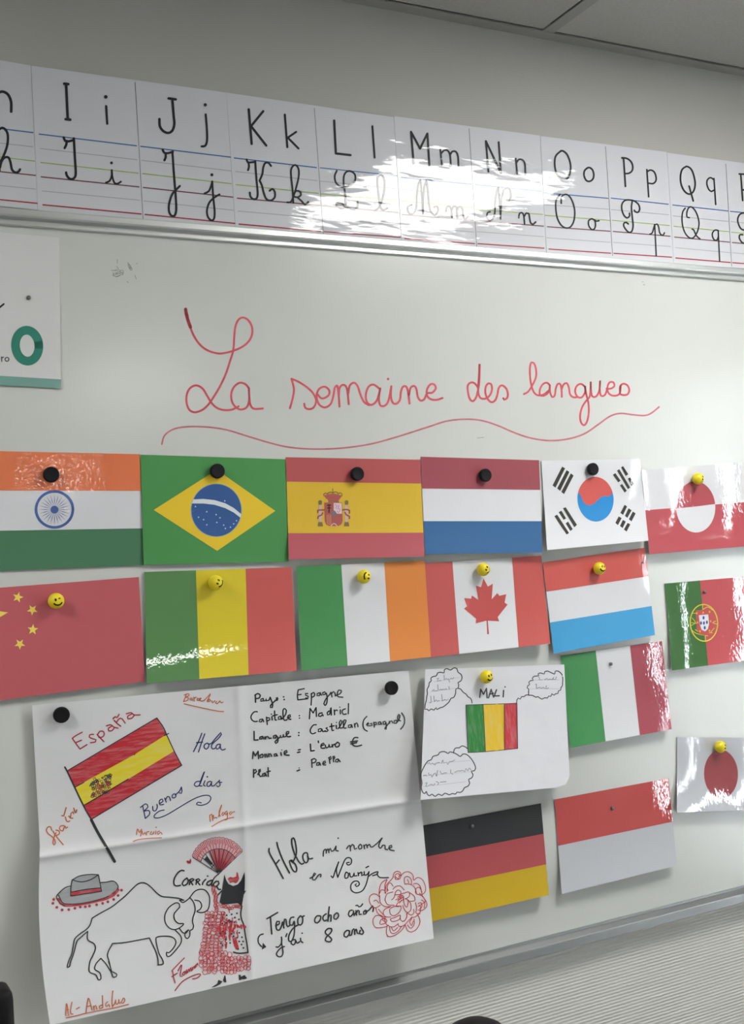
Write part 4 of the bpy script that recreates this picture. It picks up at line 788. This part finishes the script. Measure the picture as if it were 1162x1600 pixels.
# ------------------------------------------------------------------ Mali sheet
t = thing('handmade_poster', 'small white paper sheet with crayon flag, capital letters and three bubble clouds', 'poster', P(770, 1235, 0))
MS = Sheet([(664.6, 1046), (881.2, 1038.3), (890.5, 1228.5), (656.8, 1250)], 0.0062, lambda u, v: 0.026*v*v+0.016*max(0, 0.5-u)*2*(0.2+0.8*v)+0.004*v*max(0, u-.8)*5+0.0015*math.sin(7*u+4*v)+0.0035,
           lambda u, v: (-7*max(0, (u-.9)/.1)*max(0, (v-.93)/.07), -3*max(0, (u-.9)/.1)*max(0, (v-.9)/.1)))
MS.body('paper', mat('thinpaper', (204, 205, 210)), t, 40, 36, 0.0004); MT = t
c = (640, 1020, 4.469)
q = pp("393,365 512,360 528,690 408,697;512,360 660,356 662,677 528,690;660,356 748,352 753,668 662,677")
for p_, rgb, lb in zip(q, ((22, 116, 40), (212, 176, 26), (184, 46, 56)), ('green crayon stripe', 'yellow crayon stripe', 'red crayon stripe')):
    MS.fill('drawn_stripe', [cr(p_, c)], mat('crayonv', rgb, 1.1), t, eps=0.0003)['label'] = lb
MS.strokes('flag_outline', [cr(p_, c) for p_ in pp("393,365 512,360 660,356 748,352;748,352 753,668;753,668 662,677 528,690 408,697;408,697 393,365;512,360 520,520 528,690;660,356 662,677")], 1.1, BLK, t)
write(MS, t, 'pen_word', c, 2.1, BLK, "488,312 495,255;495,255 515,290;515,290 535,248;535,248 540,315;550,315 568,255;568,255 585,310;555,290 585,282;605,258 590,302;590,302 625,300;655,262 652,308", '665,238', 1.2, 'black word MALI')
GR = mat('pen', (120, 121, 128), 1.1); GL = mat('pen', (165, 166, 172), 1.1)
c1 = (650, 1030, 10.56); c2 = (800, 1030, 11.62); c3 = (640, 1150, 9.683)
write(MS, t, 'drawn_cloud', c1, 1.5, BLK, "145,800 150,740 165,690 175,620 185,560 180,500 210,440 215,390 250,355 240,320 270,290 335,272 350,230 400,215 460,225 465,175 510,155 565,180 620,145 670,155 690,215 740,250 755,310 735,360 690,385 700,420 690,480 655,490 650,560 620,630 575,645 545,700 500,745 440,790 400,800 340,830 330,800 290,840 250,820 210,850 180,825 140,825 145,800;690,480 730,490 775,545 820,575 855,620 890,640 915,680 920,725", label='upper left bubble cloud')
write(MS, t, 'drawn_cloud', c2, 1.4, BLK, "300,655 295,600 300,545 270,520 285,480 315,460 300,420 330,390 380,385 365,350 400,310 480,300 470,265 520,250 580,270 590,230 640,215 700,240 770,270 780,220 830,215 880,250 910,290;915,320 920,370 915,430 910,480 885,515 880,560 840,575 830,620 780,630 760,655 720,630 700,675 660,670 640,705 590,700 540,725 500,705 470,680 430,690 360,655 300,655;300,650 250,650 215,680 170,680 145,725 110,705 85,740 80,800", label='upper right bubble cloud')
write(MS, t, 'drawn_cloud', c3, 1.5, BLK, "185,715 170,600 180,540 215,465 235,430 280,375 325,360 350,310 430,285 450,250 520,235 580,265 610,240 700,270 765,310 800,275 860,280 930,345 980,430 995,490 980,525 930,535 955,580 940,630 890,660 905,710 880,760 830,780 800,830 760,855 715,850 690,880 640,870 600,890 530,865 490,900 430,880 385,915 335,880 300,905 265,880 250,835 230,870 195,850 175,780 185,715;665,250 670,210 700,180 745,180 790,150 840,165 870,190", label='lower left bubble cloud')
write(MS, t, 'pencil_writing', c1, 1.0, GR, "340,320 375,310 345,360 405,350;460,260 465,345;480,330 500,315 510,340 530,320 540,340 550,380;560,330 580,310 600,330 620,300;265,520 300,505 300,530 330,520 350,520;355,420 362,510;380,510 400,495 420,505 450,495 470,505 490,485 510,500;540,450 545,500;240,610 245,715 225,720;290,610 300,700;310,690 330,670 350,695 380,680;420,580 430,690;440,685 470,665 500,680 530,660")
write(MS, t, 'pencil_writing', c2, 1.0, GR, "480,320 500,360 480,375 540,375;590,370 630,350 650,375 690,360 720,370 760,320 740,370 790,360 800,320;420,460 440,450 440,530 470,520 500,510 530,530 560,510 590,530;620,480 610,540 660,520")
write(MS, t, 'pencil_writing', c3, 1.0, GR, "270,415 300,400 310,430 340,410 370,430 380,440 400,410 450,400;480,415 500,360 510,410 540,400 560,400 575,435 600,390 640,385 680,360;205,600 240,590 260,600;285,560 290,595 320,580 335,625 360,575 390,560 405,615 420,520;460,530 480,575 520,560 560,560;620,510 620,560 650,580;680,550 720,530 760,530 800,520 830,540 850,490 880,530 900,480 930,520;235,715 265,705 240,765 290,750;300,740 330,730 350,750 380,720;400,690 440,710 420,740;460,700 550,690")
MS.strokes('guide_lines', parse("290,375 715,300;235,540 630,480;190,715 520,670", c1)+parse("390,378 860,372;330,540 860,535", c2)+parse("270,425 910,370;200,605 920,540;210,765 860,690", c3), 0.5, GL, t)

# ------------------------------------------------------------------ magnets
def lathe(bm, prof, n=32):
    rings = []
    for r, d in prof:
        rings.append([bm.verts.new((r*math.cos(6.28318*i/n), -d, r*math.sin(6.28318*i/n))) for i in range(n)] if r > 1e-6 else [bm.verts.new((0, -d, 0))])
    for a, b in zip(rings, rings[1:]):
        for i in range(n):
            j = (i+1) % n
            if len(a) == 1 and len(b) == 1: continue
            if len(b) == 1: bm.faces.new((a[i], a[j], b[0]))
            elif len(a) == 1: bm.faces.new((a[0], b[j], b[i]))
            else: bm.faces.new((a[i], a[j], b[j], b[i]))
    bmesh.ops.recalc_face_normals(bm, faces=bm.faces)
BP = mat('black', (20, 20, 22), 1.0); MET = mat('alu', (170, 170, 170)); DMET = mat('alu', (110, 112, 114))
def meshof(prof, m, name, n=32):
    bm = bmesh.new(); lathe(bm, prof, n); me = bpy.data.meshes.new(name); bm.to_mesh(me); bm.free(); me.materials.append(m)
    for p in me.polygons: p.use_smooth = True
    return me
CAP = meshof([(0, .0015), (.0098, .0015), (.0108, .0022), (.0112, .0060), (.0110, .0085), (.0104, .0094), (.0092, .0098), (.0085, .0096), (0, .0096)], BP, 'magnet_cap')
DSC = meshof([(0, 0), (.0085, 0), (.0085, .0016), (0, .0016)], DMET, 'magnet_disc')
def part(name, me, parent, loc):
    o = bpy.data.objects.new(name, me); COL.objects.link(o); o.parent = parent; o.location = loc; return o
def depth_at(px, py, extra): return extra
def black_magnet(px, py, d, label):
    p = P(px, py, d+0.006); p.y = -d
    t = thing('round_magnet', label, 'magnet', p, 'round black magnets')
    part('cap', CAP, t, (0, 0, 0)); part('magnet_disc', DSC, t, (0, 0, 0))
black_magnet(80, 741.5, 0.0030, 'round black magnet holding the Indian flag sheet')
black_magnet(339.5, 736, 0.0036, 'round black magnet holding the Brazilian flag sheet')
black_magnet(558, 740.5, 0.0046, 'round black magnet holding the Spanish flag sheet')
black_magnet(758, 742.5, 0.0056, 'round black magnet holding the Dutch flag sheet')
black_magnet(926, 733, 0.0034, 'round black magnet holding the South Korean flag sheet')
black_magnet(96, 1117, 0.0125, 'round black magnet on the top left corner of the large Spain poster')
black_magnet(611.5, 1075, 0.0135, 'round black magnet on the top right corner of the large Spain poster')
YEL = mat('plastic', (226, 205, 34), 1.15); INKB = mat('black', (34, 26, 10), 1.0)
R_ = 0.0112
BALL = meshof([(0, .0008), (.0058, .0008), (.0062, .003)]+[(R_*math.sin(math.radians(a)), .0105-R_*0.92*math.cos(math.radians(a))) for a in range(40, 180, 10)]+[(0, .0105+R_*0.92)], YEL, 'ball')
BALL_D = .0105
def smiley(px, py, d, label, cx, cz, roll, wink=False):
    """ball magnet; its face is centred on direction (cx, cz) of the ball and rolled by roll degrees"""
    p = P(px, py, d+0.012); p.y = -d
    t = thing('smiley_magnet', label, 'magnet', p, 'yellow smiling ball magnets')
    part('ball', BALL, t, (0, 0, 0)); part('magnet_disc', DSC, t, (0, 0, 0)).scale = (.62, .5, .62)
    r = math.radians(roll)
    def sp(u, v):   # face coordinates -> point on ball, just proud of it
        x = u*math.cos(r)-v*math.sin(r); z = u*math.sin(r)+v*math.cos(r)
        x += cx; z += cz; l = math.hypot(x, z)
        if l > .97: x *= .97/l; z *= .97/l
        k = 1.012
        return Vector((x*R_*k, -(BALL_D+R_*0.92*math.sqrt(max(0, 1-x*x-z*z))*k), z*R_*k))
    def ribbon(pts, wd):
        bm = bmesh.new(); a = []
        for i, (u, v) in enumerate(pts):
            p0 = pts[max(0, i-1)]; p1 = pts[min(len(pts)-1, i+1)]; dx, dy = p1[0]-p0[0], p1[1]-p0[1]; l = math.hypot(dx, dy)
            a.append((bm.verts.new(sp(u-dy/l*wd, v+dx/l*wd)), bm.verts.new(sp(u+dy/l*wd, v-dx/l*wd))))
        for q, w2 in zip(a, a[1:]): bm.faces.new((q[0], w2[0], w2[1], q[1]))
        return bm
    def disc(u, v, ru, rv):
        bm = bmesh.new(); bm.faces.new([bm.verts.new(sp(u+ru*math.cos(i*.7854), v+rv*math.sin(i*.7854))) for i in range(8)]); return bm
    for nm, bm in (('smile', ribbon([(0.58*math.sin(math.radians(a)), .05-.58*math.cos(math.radians(a))) for a in range(-64, 65, 12)], .09)),
                   ('eye', disc(-.25, .18, .13, .19)), ('eye', ribbon([(.12, .2), (.22, .28), (.36, .22)], .07) if wink else disc(.24, .2, .13, .19))):
        o = obj(nm, bm, INKB); o.parent = t
smiley(88, 939, 0.0030, 'yellow winking face ball magnet on the Chinese flag sheet', 0.05, 0.02, 8, True)
smiley(337.5, 910.5, 0.0036, 'yellow ball magnet, face turned sideways, on the green yellow and red flag sheet', 0.2, 0.02, 62)
smiley(569, 901, 0.0052, 'yellow ball magnet with open mouth on the Irish flag sheet', 0.15, 0.02, -105)
smiley(755.5, 890, 0.0040, 'yellow ball magnet above the red maple leaf', 0.22, 0.05, 55)
smiley(937, 888, 0.0034, 'yellow ball magnet on the Luxembourg flag sheet', 0.1, 0.1, -10)
smiley(1091, 748, 0.0046, 'yellow ball magnet on the Greenland flag sheet', 0.45, 0.0, 70)
smiley(1126, 1167, 0.0036, 'yellow ball magnet on the Japanese flag sheet', 0.45, 0.0, 70)
smiley(760.5, 1057.5, 0.0140, 'yellow ball magnet holding the small paper sheet with crayon flag', 0.15, 0.05, 10)
PIN = meshof([(0, 0), (.0030, 0), (.0031, .0016), (.0028, .0030), (.0018, .0036), (0, .0036)], DMET, 'pin', 16)
for px, py, d, lb in ((45, 465, 0.0024, 'tiny grey magnet on the number poster'), (1101, 925, 0.0045, 'tiny grey magnet on the Portuguese flag sheet'),
                  (1004.5, 879, 0.0034, 'tiny dark magnet at the right end of the Luxembourg flag sheet'), (954.5, 1037.5, 0.0035, 'tiny grey magnet on the Italian flag sheet'),
                  (957, 1263, 0.0034, 'tiny dark magnet on the red over white flag sheet'), (738, 1291, 0.0034, 'tiny grey magnet on the black band of the German flag sheet')):
    o = bpy.data.objects.new('small_magnet', PIN); COL.objects.link(o); p = P(px, py, d+.002); p.y = -d; o.location = p
    if px > 1004 and px < 1005: o.scale = (.6, .6, .6)
    tag(o, lb, 'magnet', 'tiny grey magnets')

# ------------------------------------------------------------------ black things at the lower edge
DK = 0.42
p = P(17, 1536, DK)
dt = thing('desk', 'grey desk below the whiteboard at the lower left', 'desk', (p.x-0.35, -DK-0.05, FLOOR))
DZ = p.z-0.42
DM = mat('matte', (170, 168, 162)); DL = mat('plastic', (60, 61, 63))
DX1 = P(743, 1595, 0.42).x+0.15
obj('desk_top', box(p.x-0.85, DX1, -DK-0.30, -DK+0.16, DZ-0.028, DZ, 0.003), DM, dt)
for x in (p.x-0.82, DX1-0.06):
    for y in (-DK-0.27, -DK+0.10): obj('leg', box(x, x+0.03, y, y+0.03, FLOOR, DZ-0.028), DL, dt)
mt = thing('monitor', 'black rounded monitor corner at the lower left edge', 'monitor', (p.x-0.27, -DK, DZ))
obj('shell', box(p.x-0.54, p.x, -DK-0.02, -DK+0.02, p.z-0.34, p.z, 0.012, 4), BP, mt, True)
obj('screen', box(p.x-0.525, p.x-0.015, -DK-0.0215, -DK-0.0195, p.z-0.32, p.z-0.016), mat('plastic', (16, 17, 19), 1.0), mt)
obj('stand', box(p.x-0.30, p.x-0.24, -DK+0.015, -DK+0.035, DZ+0.008, p.z-0.12), BP, mt)
obj('foot', box(p.x-0.37, p.x-0.17, -DK-0.09, -DK+0.09, DZ, DZ+0.01, 0.003), BP, mt)
p = P(743, 1595.5, 0.42)
ft = thing('flask', 'black round-topped flask just showing at the bottom edge', 'flask', (p.x, -0.42, DZ))
for nm, prof in (('body', [(0, 0), (.040, 0), (.042, .003), (.042, p.z-DZ-.075), (.038, p.z-DZ-.062), (0, p.z-DZ-.062)]),
                 ('lid', [(0, p.z-DZ-.062), (.040, p.z-DZ-.060), (.042, p.z-DZ-.045), (.042, p.z-DZ-.028), (.039, p.z-DZ-.016), (.032, p.z-DZ-.008), (.020, p.z-DZ-.002), (0, p.z-DZ)])):
    me = meshof(prof, BP, nm); o = bpy.data.objects.new(nm, me); COL.objects.link(o); o.parent = ft; o.rotation_euler = (math.radians(-90), 0, 0)
